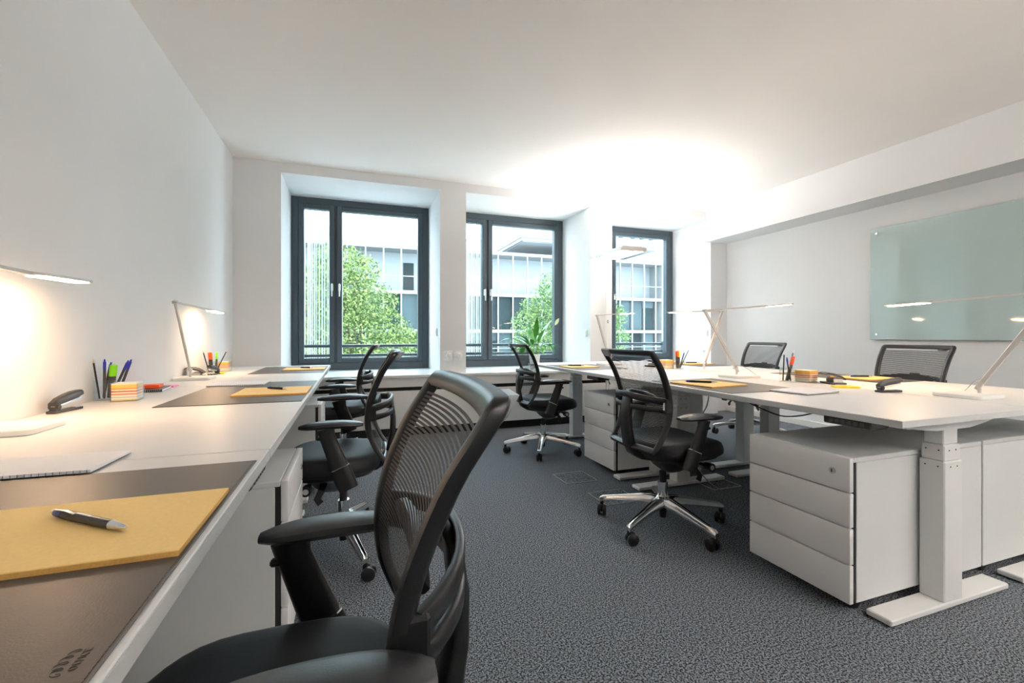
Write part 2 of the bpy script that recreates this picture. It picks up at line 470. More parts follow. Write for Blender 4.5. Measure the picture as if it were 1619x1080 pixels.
# ------------------------------------------------------------------ desks
def desk(x0, x1, y0, y1, z, legs, label, handset=None, side=1, bracket=True):
    """sit-stand desk; legs = y of each T leg"""
    cx = (x0 + x1) / 2
    t = thing('sit_stand_desk', label, 'desk', (cx, (y0 + y1) / 2, 0), 0, None)
    ox, oy = cx, (y0 + y1) / 2
    T = Matrix.Translation((-ox, -oy, 0))
    tp = obj('tabletop', G().box(x0, x1, y0 + .001, y1 - .001, z - .024, z, .0015, T=T), 'desk', t)
    e = .0012
    obj('edge_band', G().box(x0 - e, x1 + e, y0 + .0005, y1 - .0005, z - .0235, z - .002, T=T), 'desk_edge', tp, smooth=0)
    f = G()
    for xx in (cx - .19, cx + .15):
        f.box(xx, xx + .04, legs[0], legs[1], z - .065, z - .030, .004, T=T)
    obj('cross_rail', f, 'white_metal', t)
    for y in legs:
        b = G()
        zt = z - .0245
        L = x1 - x0 - .16
        ring = lambda x_, h_, w_: [(x_, y - w_, zt), (x_, y + w_, zt), (x_, y + w_, zt - h_), (x_, y - w_, zt - h_)]
        b.loft([ring(cx - L / 2, .012, .03), ring(cx - L * .33, .030, .035), ring(cx - .1, .042, .04), ring(cx + .1, .042, .04), ring(cx + L * .33, .030, .035), ring(cx + L / 2, .012, .03)], T=T)
        obj('top_bracket', b, 'white_metal', t)
        lg = G().box(cx - .055, cx + .055, y - .04, y + .04, .028, z - .185, .004, T=T)
        lo = obj('leg', lg, 'white_metal', t)
        lg2 = G().box(cx - .050, cx + .050, y - .036, y + .036, z - .185, z - .125, .004, T=T)
        obj('middle_stage', lg2, 'white_metal', lo)
        lg3 = G().box(cx - .044, cx + .044, y - .031, y + .031, z - .125, zt - .04, .004, T=T)
        obj('inner_stage', lg3, 'white_metal', lo)
        sc = G()
        for zz, hx, hy in ((z - .205, .055, .04), (z - .145, .050, .036)):
            for s_ in (-1, 1):
                for q in (-.022, .022):
                    sc.cyl((cx + s_ * (hx + .0012), y + q * .9, zz), (cx + s_ * (hx - .002), y + q * .9, zz), .0028, 8, T=T)
                    sc.cyl((cx + q * .9, y + s_ * (hy + .0012), zz), (cx + q * .9, y + s_ * (hy - .002), zz), .0028, 8, T=T)
        obj('screws', sc, 'dark_grey', lo)
        ft = G().box(cx - .355, cx + .355, y - .042, y + .042, .006, .028, .004, T=T)
        fo = obj('foot', ft, 'white_metal', t)
        pd = G()
        for xx in (cx - .32, cx + .32): pd.cyl((xx, y, 0), (xx, y, .008), .018, 12, T=T)
        obj('glide', pd, 'dark_grey', fo)
    if handset is not None:
        xe = x0 if side < 0 else x1
        h = G().box(xe - .11 if side > 0 else xe + .01, xe - .01 if side > 0 else xe + .11, handset - .085, handset + .085, z - .052, z - .0245, .004, T=T)
        ho = obj('handset', h, 'dark_grey', t)
        fx = xe + (.0085 if side < 0 else -.0085)
        bt = G()
        for k in range(6):
            yy = handset - .055 + k * .022
            bt.box(min(fx, fx + .002 * -side), max(fx, fx + .002 * -side) + .001, yy - .007, yy + .007, z - .045, z - .032, T=T)
        obj('button_row', bt, 'key_grey', ho, smooth=0)
    return t
XD = .8418
desk(.004, XD, -5.17, -3.522, .74, (-5.05, -3.62), 'white left-wall desk nearest the camera with dark mat and open yellow pad', -3.59, 1)
desk(.004, XD, -3.518, -1.872, .74, (-3.40, -1.99), 'white left-wall desk in the middle of the row beside the second chair', -1.99, 1)
desk(.004, XD, -1.868, -.22, .74, (-1.75, -.34), 'white left-wall desk at the far end next to the left window', -.62, 1)
XR0, XR1, XR2 = 2.735, 3.543, 4.372
ZR = .733
desk(XR0, XR1 - .002, -3.787, -2.132, ZR, (-3.685, -2.245), 'white sit-stand desk at the near corner of the right-hand cluster', -3.60, -1)
desk(XR0, XR1 - .002, -2.128, -.47, ZR, (-2.02, -.74), 'white sit-stand desk at the far left of the right-hand cluster near the plant', -1.75, -1)
desk(XR1 + .002, XR2, -3.787, -2.132, ZR, (-3.685, -2.245), 'white sit-stand desk on the wall side of the cluster, nearest the glass board', None, 1)
desk(XR1 + .002, XR2, -2.128, -.47, ZR, (-2.02, -.74), 'white sit-stand desk on the wall side of the cluster, nearest the right window', None, 1)

# ------------------------------------------------------------------ drawer pedestals
def pedestal(label, loc, rz):
    """front faces local -X; width .43 along Y, depth .80"""
    t = thing('drawer_pedestal', label, 'drawer unit', loc, rz)
    w = .215; K = .573; z0 = .048
    obj('body', G().box(.036, .80, -w, w, z0, K - .018, .002), 'cab_grey', t)
    obj('top_panel', G().box(.022, .80, -w, w, K - .017, K, .002), 'cab_grey', t)
    obj('recess', G().box(.022, .040, -w + .003, w - .003, z0 + .002, K - .018), 'gap', t, smooth=0)
    hs = [(.4495, K), (.3225, .4450), (.1895, .3180), (z0, .1850)]
    for k, (a, b) in enumerate(hs):
        d = obj('drawer', G().box(0, .020, -w, w, a, b, .0025, seg=2), 'drawer', t)
        if k == 0:
            lk = G().cyl((.0, -w + .062, K - .058), (-.004, -w + .062, K - .058), .0115, 20)
            lo = obj('lock', lk, 'alu', d)
            obj('keyhole', G().box(-.0052, -.0038, -w + .060, -w + .064, K - .064, K - .052), 'gap', lo, smooth=0)
    for x in (.09, .72):
        for y in (-.16, .16):
            c = G().cyl((x, y - .02, .022), (x, y + .02, .022), .022, 16)
            c.cyl((x, y, .035), (x, y, .05), .012, 10)
            obj('caster', c, 'black_plastic', t)
    return t
p0 = pedestal('white four-drawer pedestal under the near corner of the right-hand desks', (2.71, -3.422, 0), 0)
dup(p0, (2.79, -1.758, 0), 0, 'white four-drawer pedestal under the far desk, behind the mesh chair')
dup(p0, (4.322, -3.422, 0), PI, 'white pedestal back to back with the near one, facing the right wall')
dup(p0, (XD + .005, -3.01, 0), PI, 'white drawer pedestal under the left desk row beside the nearest chair')
dup(p0, (XD + .005, -1.41, 0), PI, 'white drawer pedestal under the left desk row behind the second chair')

# ------------------------------------------------------------------ office chair (heading +X)
def interp(tab, z):
    for (a, p), (b, q) in zip(tab, tab[1:]):
        if z <= b or (b, q) == tab[-1]:
            k = (z - a) / (b - a); k = max(0, min(1.1, k)); return p + (q - p) * k
def smoothtab(tab, n=40):
    # catmull-rom through the table
    out = []
    pts = [tab[0]] + tab + [tab[-1]]
    for i in range(1, len(pts) - 2):
        for k in range(n // 4):
            t = k / (n // 4)
            z = tab[i - 1][0] + (tab[i][0] - tab[i - 1][0]) * t
            p0, p1, p2, p3 = pts[i - 1][1], pts[i][1], pts[i + 1][1], pts[i + 2][1]
            out.append((z, .5 * (2 * p1 + (-p0 + p2) * t + (2 * p0 - 5 * p1 + 4 * p2 - p3) * t * t + (-p0 + 3 * p1 - 3 * p2 + p3) * t ** 3)))
    out.append(tab[-1]); return out
BX = smoothtab([(.43, -.192), (.50, -.150), (.60, -.114), (.72, -.122), (.84, -.168), (.955, -.236)])
HW = smoothtab([(.43, .196), (.55, .206), (.68, .217), (.80, .225), (.90, .230), (.955, .230)])
def back_x(y, z): return interp(BX, z) - .024 * (1 - (y / .23) ** 2)

def make_chair(label, name='office_chair'):
    t = thing(name, label, 'chair')
    # seat
    g = G(); N = 40; rings = []
    def ring(sc, z, drop=1.):
        r = []
        for k in range(N):
            a = 2 * PI * k / N; c, s_ = math.cos(a), math.sin(a); e = 2 / 3.2
            x = math.copysign(abs(c) ** e, c) * .226 * sc; y = math.copysign(abs(s_) ** e, s_) * .232 * sc
            xx = x + .052
            zz = z - drop * .022 * max(0, (x - .10) / .13) ** 2
            zz += .010 * (abs(y) / .238) ** 2 * (1 if sc < .97 and z > .46 else 0)
            r.append((xx, y, zz))
        return r
    for sc, z in ((.80, .398), (.93, .402), (.985, .415), (1, .434), (.985, .453), (.95, .465), (.88, .473), (.75, .476), (.5, .474), (.2, .472)): rings.append(ring(sc, z))
    g.loft(rings); obj('seat', g, 'seat', t, smooth=60)
    g = G(); rings = []
    for sc, z in ((.90, .402), (.88, .388), (.70, .372), (.50, .35), (.36, .315), (.22, .292), (.16, .286)):
        rings.append([(x * .92 if z < .36 else x, y, zz) for x, y, zz in ring(sc, z, .5)])
    g.loft(rings); obj('seat_shell', g, 'black_plastic', t, smooth=60)
    # back frame
    zb, zt = .437, .944; loop = []
    def corner(cz, cy, r, a0, a1, n=6):
        for k in range(n + 1):
            a = a0 + (a1 - a0) * k / n; loop.append((cy + r * math.cos(a), cz + r * math.sin(a)))
    r = .022
    wt = interp(HW, zt); wb = interp(HW, zb)
    corner(zt - .022, wt - .022, .022, 0, PI / 2, 4)
    for k in range(1, 12): loop.append(((wt - .022) * (1 - 2 * k / 12), zt))
    corner(zt - .022, -(wt - .022), .022, PI / 2, PI, 4)
    for k in range(1, 22):
        z = zt - .022 + (zb + r - zt + .022) * k / 22; loop.append((-interp(HW, z), z))
    corner(zb + r, -(wb - r), r, PI, 1.5 * PI, 5)
    for k in range(1, 8): loop.append((-(wb - r) + 2 * (wb - r) * k / 8, zb))
    corner(zb + r, wb - r, r, 1.5 * PI, 2 * PI, 5)
    for k in range(1, 22):
        z = zb + r + (zt - .022 - zb - r) * k / 22; loop.append((interp(HW, z), z))
    n = len(loop); rings = []
    for i, (y, z) in enumerate(loop):
        y0, z0 = loop[i - 1]; y1, z1 = loop[(i + 1) % n]
        ty, tz = y1 - y0, z1 - z0; l = math.hypot(ty, tz) or 1; ty /= l; tz /= l
        ny, nz = -tz, ty                                  # inward
        up = min(1, max(0, (z - .55) / .35))
        wdt = .026 + .004 * up; dep = .034 + .006 * up
        if z > zt - .012: wdt = .029
        prof = [(0, .5), (.15, .72), (.5, .85), (.85, .6), (1, .2), (1, -.25), (.8, -.5), (.3, -.55), (0, -.3)]
        rr = []
        for u, v in prof:
            py, pz = y + ny * u * wdt, z + nz * u * wdt
            rr.append((back_x(max(-.23, min(.23, py)), pz) - v * dep * .55, py, pz))
        rings.append(rr)
    obj('back_frame', G().loft(rings, closed=True), 'black_plastic', t, smooth=50)
    # mesh: fine horizontal bands
    vs = []; fs = []; z = zb + .034
    while z < zt - .040:
        hw = interp(HW, z) - .028; o = len(vs); S = 12
        for k in range(S + 1):
            y = -hw + 2 * hw * k / S
            zz = z - .0 * y
            vs.append((back_x(y, zz) + .004, y, zz)); vs.append((back_x(y, zz + .0040) + .004, y, zz + .0040))
        for k in range(S): fs.append([o + 2 * k, o + 2 * k + 2, o + 2 * k + 3, o + 2 * k + 1])
        z += .0068
    obj('back_mesh', G().add(vs, fs), 'mesh', t, smooth=0, solid=False)
    # grey tag on the rear of the top rail
    g = G(); pl = [(-.035, .018), (.035, .018), (.033, -.008), (.02, -.02), (-.02, -.02), (-.033, -.008)]
    pts = [(back_x(.145 + u, .922 + v) - .032, .145 + u, .922 + v) for u, v in pl]; pts2 = [(x + .016, y, z) for x, y, z in pts]
    g.loft([pts, pts2]); obj('back_tag', g, 'grey_tag', t)
    # lumbar pad
    g = G(); rings = []
    for k in range(13):
        y = -.15 + .30 * k / 12; h = .028 * math.sqrt(max(.02, 1 - (y / .152) ** 2)) + .004; x = back_x(y, .69) - .022
        rings.append([(x + .008, y, .70 - h * .6), (x + .008, y, .70 + h), (x - .006, y, .70 + h), (x - .012, y, .70), (x - .006, y, .70 - h * .6)])
    g.loft(rings); obj('lumbar_pad', g, 'black_plastic', t, smooth=50)
    # spine and braces
    sp = [(-.200, 0, .735), (-.220, 0, .69), (-.229, 0, .62), (-.227, 0, .54), (-.213, 0, .46), (-.188, 0, .415), (-.15, 0, .388), (-.08, 0, .372), (-.0, 0, .362)]
    g = G().bar(sp, [.060, .070, .074, .076, .078, .078, .076, .076, .08], [.014, .022, .026, .028, .034, .038, .032, .028, .03], side=(0, 1, 0), rnd=.35)
    obj('spine', g, 'black_plastic', t, smooth=50)
    for (z_sp, z_fr, th) in ((.712, .694, .030), (.658, .652, .026)):
        pts = []
        for k in range(17):
            u = -1 + 2 * k / 16; y = u * .208
            x = -.224 + (.224 + back_x(.208, z_fr) - .022) * abs(u) ** 2.6
            pts.append((x, y, z_sp + (z_fr - z_sp) * abs(u) ** 1.5))
        obj('brace', G().bar(pts, th, .014, side=(0, 0, 1), rnd=.3), 'black_plastic', t, smooth=50)
    for s_ in (-1, 1):
        x = back_x(.208, .67) - .015
        b = obj('brace_bracket', G().box(x - .022, x + .016, s_ * .208 - .010, s_ * .208 + .010, .640, .708, .004), 'black_plastic', t)
        tg = G()
        tg.box(x - .0235, x - .022, s_ * .206 - .006, s_ * .206 + .006, .655, .690)
        if s_ < 0: obj('number_tag', tg, 'tagwhite', b, smooth=0)
    # arms
    for s_ in (-1, 1):
        y = s_ * .250
        a = G().bar([(-.01, s_ * .10, .382), (-.035, s_ * .20, .380), (-.038, y - s_ * .012, .385)], .05, .022, side=(1, 0, 0), rnd=.5)
        a.bar([(-.046, y, .362), (-.030, y, .40), (-.010, y, .455)], [.078, .082, .080], .030, side=(1, 0, 0), rnd=.6)
        au = obj('arm_support', a, 'black_plastic', t, smooth=50)
        obj('chrome_ring', G().bar([(-.0105, y, .4545), (-.0092, y, .4575)], .081, .031, side=(1, 0, 0), rnd=.6), 'chrome', au)
        u_ = G().bar([(-.0095, y, .457), (.018, y, .53), (.040, y, .59), (.046, y, .622)], [.074, .066, .062, .070], [.026, .024, .023, .03], side=(1, 0, 0), rnd=.6)
        u_.box(.050, .082, y - .010, y + .010, .575, .588, .004)
        obj('arm_stem', u_, 'black_plastic', au, smooth=50)
        rg = []
        for k in range(15):
            f_ = k / 14; x = -.105 + .255 * f_
            hw = .043 * (1 - abs(2 * f_ - 1) ** 5 * .55) * (.86 + .14 * math.sin(PI * f_)); zc = .636 + .006 * math.sin(PI * f_) - .004 * f_
            hh = .014 * (1 - .55 * abs(2 * f_ - 1) ** 3)
            rg.append([(x, y - hw, zc - hh * .2), (x, y - hw * .93, zc + hh * .55), (x, y - hw * .6, zc + hh * .95), (x, y, zc + hh), (x, y + hw * .6, zc + hh * .95), (x, y + hw * .93, zc + hh * .55), (x, y + hw, zc - hh * .2), (x, y + hw * .7, zc - hh), (x, y - hw * .7, zc - hh)])
        obj('armrest', G().loft(rg), 'arm_pad', t, smooth=50)
    # tension knobs and levers under the seat
    for s_ in (-1, 1):
        g = G().cyl((.13, s_ * .08, .352), (.13, s_ * .185, .352), .009, 10)
        g.cyl((.13, s_ * .175, .352), (.13, s_ * .215, .352), .021, 20)
        g.bar([(.07, s_ * .12, .35), (.075, s_ * .16, .335), (.09, s_ * .175, .305), (.075, s_ * .18, .285)], .03, .008, side=(1, 0, 0), rnd=.5)
        k_ = obj('tension_knob', g, 'black_plastic', t)
        obj('knob_cap', G().cyl((.13, s_ * .2145, .352), (.13, s_ * .2165, .352), .012, 16), 'grey_tag', k_)
    # gas column
    g = G().cyl((0, 0, .12), (0, 0, .235), .026, 24)
    obj('gas_column', g, 'chrome', t)
    obj('column_top', G().lathe([(.018, .233), (.018, .29)], 20), 'black_plastic', t)
    obj('column_end', G().cyl((0, 0, .045), (0, 0, .122), .018, 20, .021), 'black_plastic', t)
    # five-star base
    hub = obj('star_base', G().lathe([(.028, .098), (.045, .108), (.050, .130), (.040, .150), (.029, .158)], 30), 'chrome', t)
    for k in range(5):
        R = Matrix.Rotation(2 * PI * k / 5, 4, 'Z')
        prof = [(.02, .134, .060, .050), (.06, .135, .056, .050), (.12, .128, .046, .044), (.20, .114, .038, .036), (.29, .098, .032, .030), (.330, .090, .031, .030), (.346, .080, .026, .028)]
        rings = []
        for x, z, w_, h in prof:
            w_ /= 2; h /= 2
            rings.append([(x, -w_, z - h), (x, -w_ * 1.0, z + h * .4), (x, -w_ * .45, z + h * .9), (x, -w_ * .25, z + h * .75), (x, w_ * .25, z + h * .75), (x, w_ * .45, z + h * .9), (x, w_, z + h * .4), (x, w_, z - h), (x, w_ * .5, z - h * .5), (x, -w_ * .5, z - h * .5)])
        obj('base_arm', G().loft(rings, T=R), 'chrome', hub, smooth=50)
        cr = Matrix.Translation((0.334 * math.cos(2 * PI * k / 5), .334 * math.sin(2 * PI * k / 5), 0)) @ Matrix.Rotation(2 * PI * k / 5 + 1.1 + k * .7, 4, 'Z')
        c = G().cyl((0, 0, .045), (0, 0, .082), .010, 12, T=cr)
        c.box(-.004, .03, -.006, .006, .018, .055, .004, T=cr)
        co = obj('caster', c, 'black_plastic', t)
        for s_ in (-1, 1):
            wl = G().lathe([(.008, 0), (.026, 0), (.0285, .004), (.0285, .014), (.022, .018), (.0, .019)], 24, T=cr @ Matrix.Translation((.016, s_ * .006, .0285)) @ Matrix.Rotation(-s_ * PI / 2, 4, 'X'))
            obj('wheel', wl, 'black_plastic', co)
    return t

chair = make_chair('black mesh office chair nearest the camera, cropped at the bottom, beside the left desk')
D = PI / 180
def pose(root, base_deg, left=0., right=0., slide=0.):
    """swivel the star base and set the height of each armrest"""
    for c in kids(root):
        n = c.name.split('.')[0]
        if n in ('star_base', 'caster'): c.rotation_euler = (0, 0, base_deg * D)
        if n == 'armrest':
            my = sum(v.co.y for v in c.data.vertices) / len(c.data.vertices)
            c.location = (-slide, 0, left if my > 0 else right)
        if n == 'arm_support':
            my = sum(v.co.y for v in c.data.vertices) / len(c.data.vertices)
            for q in kids(c):
                if q.name.startswith('arm_stem'): q.location = (0, 0, left if my > 0 else right)
chair2 = dup(chair, (.992, -2.46, 0), 175.5 * D, 'black office chair side-on at the middle left desk, directly behind the nearest chair')
chair3 = dup(chair, (.965, -.93, 0), 177.5 * D, 'small-looking black office chair at the far end of the left desk row')
chair4 = dup(chair, (2.60, -2.75, 0), 0 * D, 'black mesh chair with shiny star base in the centre, turned to the right-hand desks')
chair5 = dup(chair, (2.61, -1.13, 0), -2 * D, 'black mesh office chair in front of the middle window and potted plant')
chair6 = dup(chair, (4.85, -1.25, 0), 180 * D, 'office chair on the wall side of the right desks, behind the crossed desk lamps')
chair7 = dup(chair, (4.75, -2.62, 0), 180 * D, 'office chair on the wall side of the right desks, under the glass board')
chair.location = (.960, -4.03, 0); chair.rotation_euler = (0, 0, 179 * D)
pose(chair, 20, left=.035, right=-.002, slide=.05)
pose(chair2, 110, left=.0, right=.05)
pose(chair3, 20); pose(chair4, 60, left=-.01, right=-.02); pose(chair5, 27); pose(chair6, 40); pose(chair7, 10)

# ------------------------------------------------------------------ lamps
def desk_lamp(label, base, elbow, hs, he, foot, b_rz=0, cord=True, size=(.20, .19)):
    """articulated LED task lamp with explicit joints in world space"""
    z0 = base[2]
    t = thing('desk_lamp', label, 'desk lamp', base)
    T = Matrix.Translation((-base[0], -base[1], -base[2]))
    a, b = size[0] / 2, size[1] / 2; r = .028; poly = []
    for (sx, sy, a0) in ((1, 1, 0), (-1, 1, PI / 2), (-1, -1, PI), (1, -1, 1.5 * PI)):
        for k in range(5):
            an = a0 + k * PI / 8; poly.append((sx * (a - r) + r * math.cos(an), sy * (b - r) + r * math.sin(an)))
    obj('base', G().prism(poly, 0, .017, .0025, T=Matrix.Rotation(b_rz, 4, 'Z')), 'white_plastic', t)
    st = G().cyl((foot[0], foot[1], z0 + .015), (foot[0], foot[1], z0 + .055), .0065, 12, .008, T=T)
    obj('post', st, 'lamp_arm', t)
    F = Vector((foot[0], foot[1], z0 + .05)); E = Vector(elbow)
    d = (E - F).normalized(); sd = Vector((-d.y, d.x, 0)); sd = sd.normalized() if sd.length > .01 else Vector((0, 1, 0))
    obj('lower_arm', G().bar([F - d * .02, E + d * .008], .011, .019, side=sd, T=T, rnd=.3), 'lamp_arm', t)
    k1 = obj('joint', G().cyl(F + d * .012 - sd * .016, F + d * .012 + sd * .012, .010, 16, T=T), 'alu', t)
    obj('joint', G().cyl(E - sd * .012, E + sd * .014, .010, 16, T=T), 'alu', t)
    S, Hd = Vector(hs), Vector(he); d2 = (Hd - S).normalized()
    obj('upper_arm', G().bar([E - (S - E).normalized() * .012, S + d2 * .02], .018, .010, side=Vector((-(S - E).y, (S - E).x, 0)).normalized(), T=T, rnd=.3), 'lamp_arm', t)
    L = (Hd - S).length; s2 = Vector((-d2.y, d2.x, 0)).normalized()
    hd = obj('lamp_head', G().bar([S, S + d2 * .03, S + d2 * (L - .02), Hd], [.030, .058, .062, .050], .008, side=s2, T=T, rnd=.4), 'lamp_arm', t)
    dz = Vector((0, 0, -.0055))
    obj('diffuser', G().bar([S + d2 * .035 + dz, Hd - d2 * .018 + dz], .046, .003, side=s2, T=T), 'led_warm', hd)
    if cord:
        P = F + d * .03; pts = []
        for k in range(9):
            u = k / 8; q = P.lerp(Vector((foot[0], foot[1], z0)) + sd * .10 + d2 * .10 * (1 if d2.dot(Vector((1, 1, 0))) > 0 else -1), u)
            q.z = P.z + (z0 + .002 - P.z) * u ** 1.2 + .03 * math.sin(PI * u) * (1 - u)
            pts.append(q)
        obj('cord', G().tube(pts, .0016, 6, T=T), 'wire', t)
    return t
desk_lamp('white desk lamp on the near left desk, its glowing head at the left picture edge', (.10, -3.05, .74), (.14, -3.56, 1.205), (.15, -3.06, 1.195), (.165, -2.80, 1.20), (.10, -3.10), cord=False)
desk_lamp('white desk lamp leaning against the left wall, lit above the middle desk', (.105, -1.43, .74), (.09, -1.72, 1.203), (.12, -1.20, 1.190), (.13, -.95, 1.182), (.08, -1.43))
desk_lamp('crossed desk lamp pointing left, behind, on the far right-hand desks', (3.675, -1.905, ZR), (3.85, -1.90, 1.212), (3.56, -1.90, 1.203), (3.33, -1.90, 1.195), (3.64, -1.93), size=(.19, .19))
desk_lamp('crossed desk lamp pointing right, in front, on the right-hand desks', (3.50, -2.40, ZR), (3.225, -2.38, 1.18), (3.76, -2.38, 1.222), (4.00, -2.38, 1.242), (3.50, -2.38), size=(.22, .18))
desk_lamp('slim desk lamp behind the central mesh chair, head in front of the right window', (3.36, -1.00, ZR), (3.225, -1.00, 1.205), (3.46, -1.00, 1.226), (3.64, -1.00, 1.236), (3.36, -1.00))
desk_lamp('desk lamp at the right picture edge, its head in front of the glass board', (3.70, -3.505, ZR), (3.80, -3.75, 1.20), (3.905, -3.27, 1.1935), (3.97, -3.02, 1.19), (3.755, -3.52), size=(.21, .18))

def floor_lamp(label, x0, x1, y0, y1, z, px, py):
    t = thing('floor_lamp', label, 'floor lamp', (px, py, 0))
    T = Matrix.Translation((-px, -py, 0)); xm = (x0 + x1) / 2
    obj('base', G().box(px - .20, px + .12, py - .22, py + .06, 0, .012, .004, T=T), 'white_metal', t)
    obj('pole', G().box(px - .018, px + .018, py - .012, py + .012, .012, z - .01, .003, T=T), 'white_metal', t)
    obj('switch', G().box(px - .01, px + .01, py - .022, py - .012, 1.16, 1.2, .003, T=T), 'grey_tag', t)
    hd = obj('lamp_head', G().box(x0, x1, y0 + .012, y1, z - .04, z, .003, T=T), 'white_metal', t)
    obj('end_cap', G().box(x0, x1, y0, y0 + .012, z - .045, z + .002, .002, T=T), 'lamp_cap', hd)
    obj('diffuser', G().box(x0 + .03, xm - .025, y0 + .02, y1 - .02, z - .044, z - .039, T=T).box(xm + .025, x1 - .03, y0 + .02, y1 - .02, z - .044, z - .039, T=T), 'led_down', hd, smooth=0)
    obj('uplight', G().box(x0 + .03, x1 - .03, y0 + .03, y1 - .03, z - .001, z + .004, T=T), 'led_up', hd, smooth=0)
    return t
floor_lamp('white floor lamp with flat lit head in front of the pier beside the right window', 3.75, 4.07, -.62, -.06, 1.975, 3.89, -.10)
floor_lamp('added fill light built like the floor lamp, unseen behind the camera', 3.6, 4.2, -6.6, -5.9, 1.975, 3.9, -6.0)  # added out of view to fill the near half of the room with light

# ------------------------------------------------------------------ plant
t = thing('potted_plant', 'peace lily with one pale flower in a white pot on the middle window sill', 'plant', (3.11, .27, SZ))
obj('pot', G().lathe([(.0, 0), (.048, 0), (.052, .006), (.068, .165), (.071, .17), (.066, .172), (.060, .155), (.0, .15)], 32), 'pot', t)
obj('soil', G().lathe([(.0, .148), (.0605, .152), (.0, .156)], 20), 'soil', t, smooth=0)
def lily_leaf(az, tilt, L, w_, bend, z0=.15, sx=0, sy=0):
    """a leaf on its stalk: (stalk points, blade verts/faces)"""
    d = Vector((math.cos(az), math.sin(az), 0)); side = Vector((-d.y, d.x, 0)); p = Vector((sx, sy, z0)); a = tilt; pts = [p.copy()]
    n = 12; st = L / n
    for k in range(n):
        p = p + (d * math.sin(a) + Vector((0, 0, math.cos(a)))) * st; a += bend / n * (1 + k / 5); pts.append(p.copy())
    vs = []; fs = []
    for i in range(5, n + 1):
        u = (i - 5) / (n - 5); w2 = w_ * math.sin(PI * min(.985, u ** .75 * .98 + .02)); lift = .25 * w2
        vs += [pts[i] - side * w2 + Vector((0, 0, lift)), pts[i], pts[i] + side * w2 + Vector((0, 0, lift))]
    for i in range(n - 5):
        o = i * 3; fs += [[o, o + 1, o + 4, o + 3], [o + 1, o + 2, o + 5, o + 4]]
    return pts, vs, fs
rr = random.Random(11)
specs = [(rr.uniform(0, 6.28), rr.uniform(.12, .62), rr.uniform(.24, .32), rr.uniform(.024, .032), rr.uniform(.6, 1.6)) for _ in range(16)] + [(200 * D, .25, .34, .036, .9), (170 * D, .45, .30, .03, 1.3), (-20 * D, .40, .30, .034, 1.3), (90 * D, .15, .33, .036, .5), (-60 * D, .3, .26, .032, 1.2), (5 * D, .18, .36, .034, .35),
         (230 * D, .55, .27, .03, 1.2), (300 * D, .12, .32, .038, .4), (260 * D, .10, .35, .036, .25), (140 * D, .3, .33, .032, 1.0), (40 * D, .5, .29, .03, 1.1), (185 * D, .6, .36, .026, .8),
         (-5 * D, .75, .30, .028, .7), (340 * D, .55, .28, .03, .9), (215 * D, .35, .30, .03, 1.6), (110 * D, .5, .25, .03, 1.4), (20 * D, .3, .40, .030, .35), (275 * D, .5, .22, .03, 1.3), (160 * D, .15, .30, .034, .4)]
for i, (az, ti, L, w_, be) in enumerate(specs):
    L *= 1.0 if i % 3 else 1.08
    L *= 1.12 + .3 * ((i * 7) % 5) / 5; w_ *= .92 + .2 * ((i * 3) % 4) / 4
    pts, vs, fs = lily_leaf(az, ti, L, w_, be, sx=.02 * math.cos(az), sy=.02 * math.sin(az))
    lf = obj('leaf', G().add(vs, fs), 'leaf_in', t, smooth=80, solid=False)
    obj('stalk', G().tube(pts[:7], .0022, 6), 'stem_in', lf)
pts, vs, fs = lily_leaf(-5 * D, .42, .46, .0, .25)
fl = obj('flower', G().add([(p - pts[10]) * 0 + p for p in pts[:2]], []) if False else G().tube(pts, .002, 6), 'stem_in', t)
e = pts[-1]; g = G(); vs = []; fs = []
dd = Vector((.5, -.1, .85)).normalized(); sd = Vector((.85, .2, -.5)).normalized()
for k in range(9):
    u = k / 8; w2 = .024 * math.sin(PI * min(.98, u * .96 + .02)) ** .8; c = e + dd * (.10 * u)
    vs += [c - sd * w2, c + Vector((0, .008, 0)), c + sd * w2]
for k in range(8): o = 3 * k; fs += [[o, o + 1, o + 4, o + 3], [o + 1, o + 2, o + 5, o + 4]]
obj('spathe', g.add(vs, fs), 'spathe', fl, smooth=80, solid=False)
for c_ in (pts and [0]): pass

# ------------------------------------------------------------------ desk things
def flat(name, label, cat, x0, x1, y0, y1, z, h, m, group=None, bev=.0008, rz=0):
    cx, cy = (x0 + x1) / 2, (y0 + y1) / 2
    o = obj(name, G().box(x0 - cx, x1 - cx, y0 - cy, y1 - cy, 0, h, bev), m)
    o.location = (cx, cy, z); o.rotation_euler = (0, 0, rz)
    return tag(o, label, cat, group)
ZL = .74; mh = .0025
m1 = flat('desk_mat', 'dark brown desk mat with embossed logo on the nearest left desk', 'desk mat', .33, .834, -4.50, -3.63, ZL, mh, 'mat', 'desk mats')
flat('desk_mat', 'dark desk mat on the middle left desk under a yellow pad', 'desk mat', .315, .832, -2.68, -1.78, ZL, mh, 'mat', 'desk mats')
flat('desk_mat', 'dark desk mat on the far left desk by the left window', 'desk mat', .335, .832, -1.13, -.40, ZL, mh, 'mat', 'desk mats')
flat('desk_mat', 'grey desk mat in front of the central mesh chair', 'desk mat', 2.762, 3.245, -3.058, -2.42, ZR, mh, 'mat', 'desk mats')
flat('desk_mat', 'grey desk mat on the far right-hand desk in front of the chair by the plant', 'desk mat', 2.762, 3.245, -1.50, -.86, ZR, mh, 'mat', 'desk mats')
flat('desk_mat', 'dark desk mat on the wall side, before the chair below the glass board', 'desk mat', 3.98, 4.355, -2.99, -2.23, ZR, mh, 'mat', 'desk mats')
flat('desk_mat', 'dark desk mat on the wall side, before the chair behind the crossed lamps', 'desk mat', 3.98, 4.355, -1.50, -.84, ZR, mh, 'mat', 'desk mats')
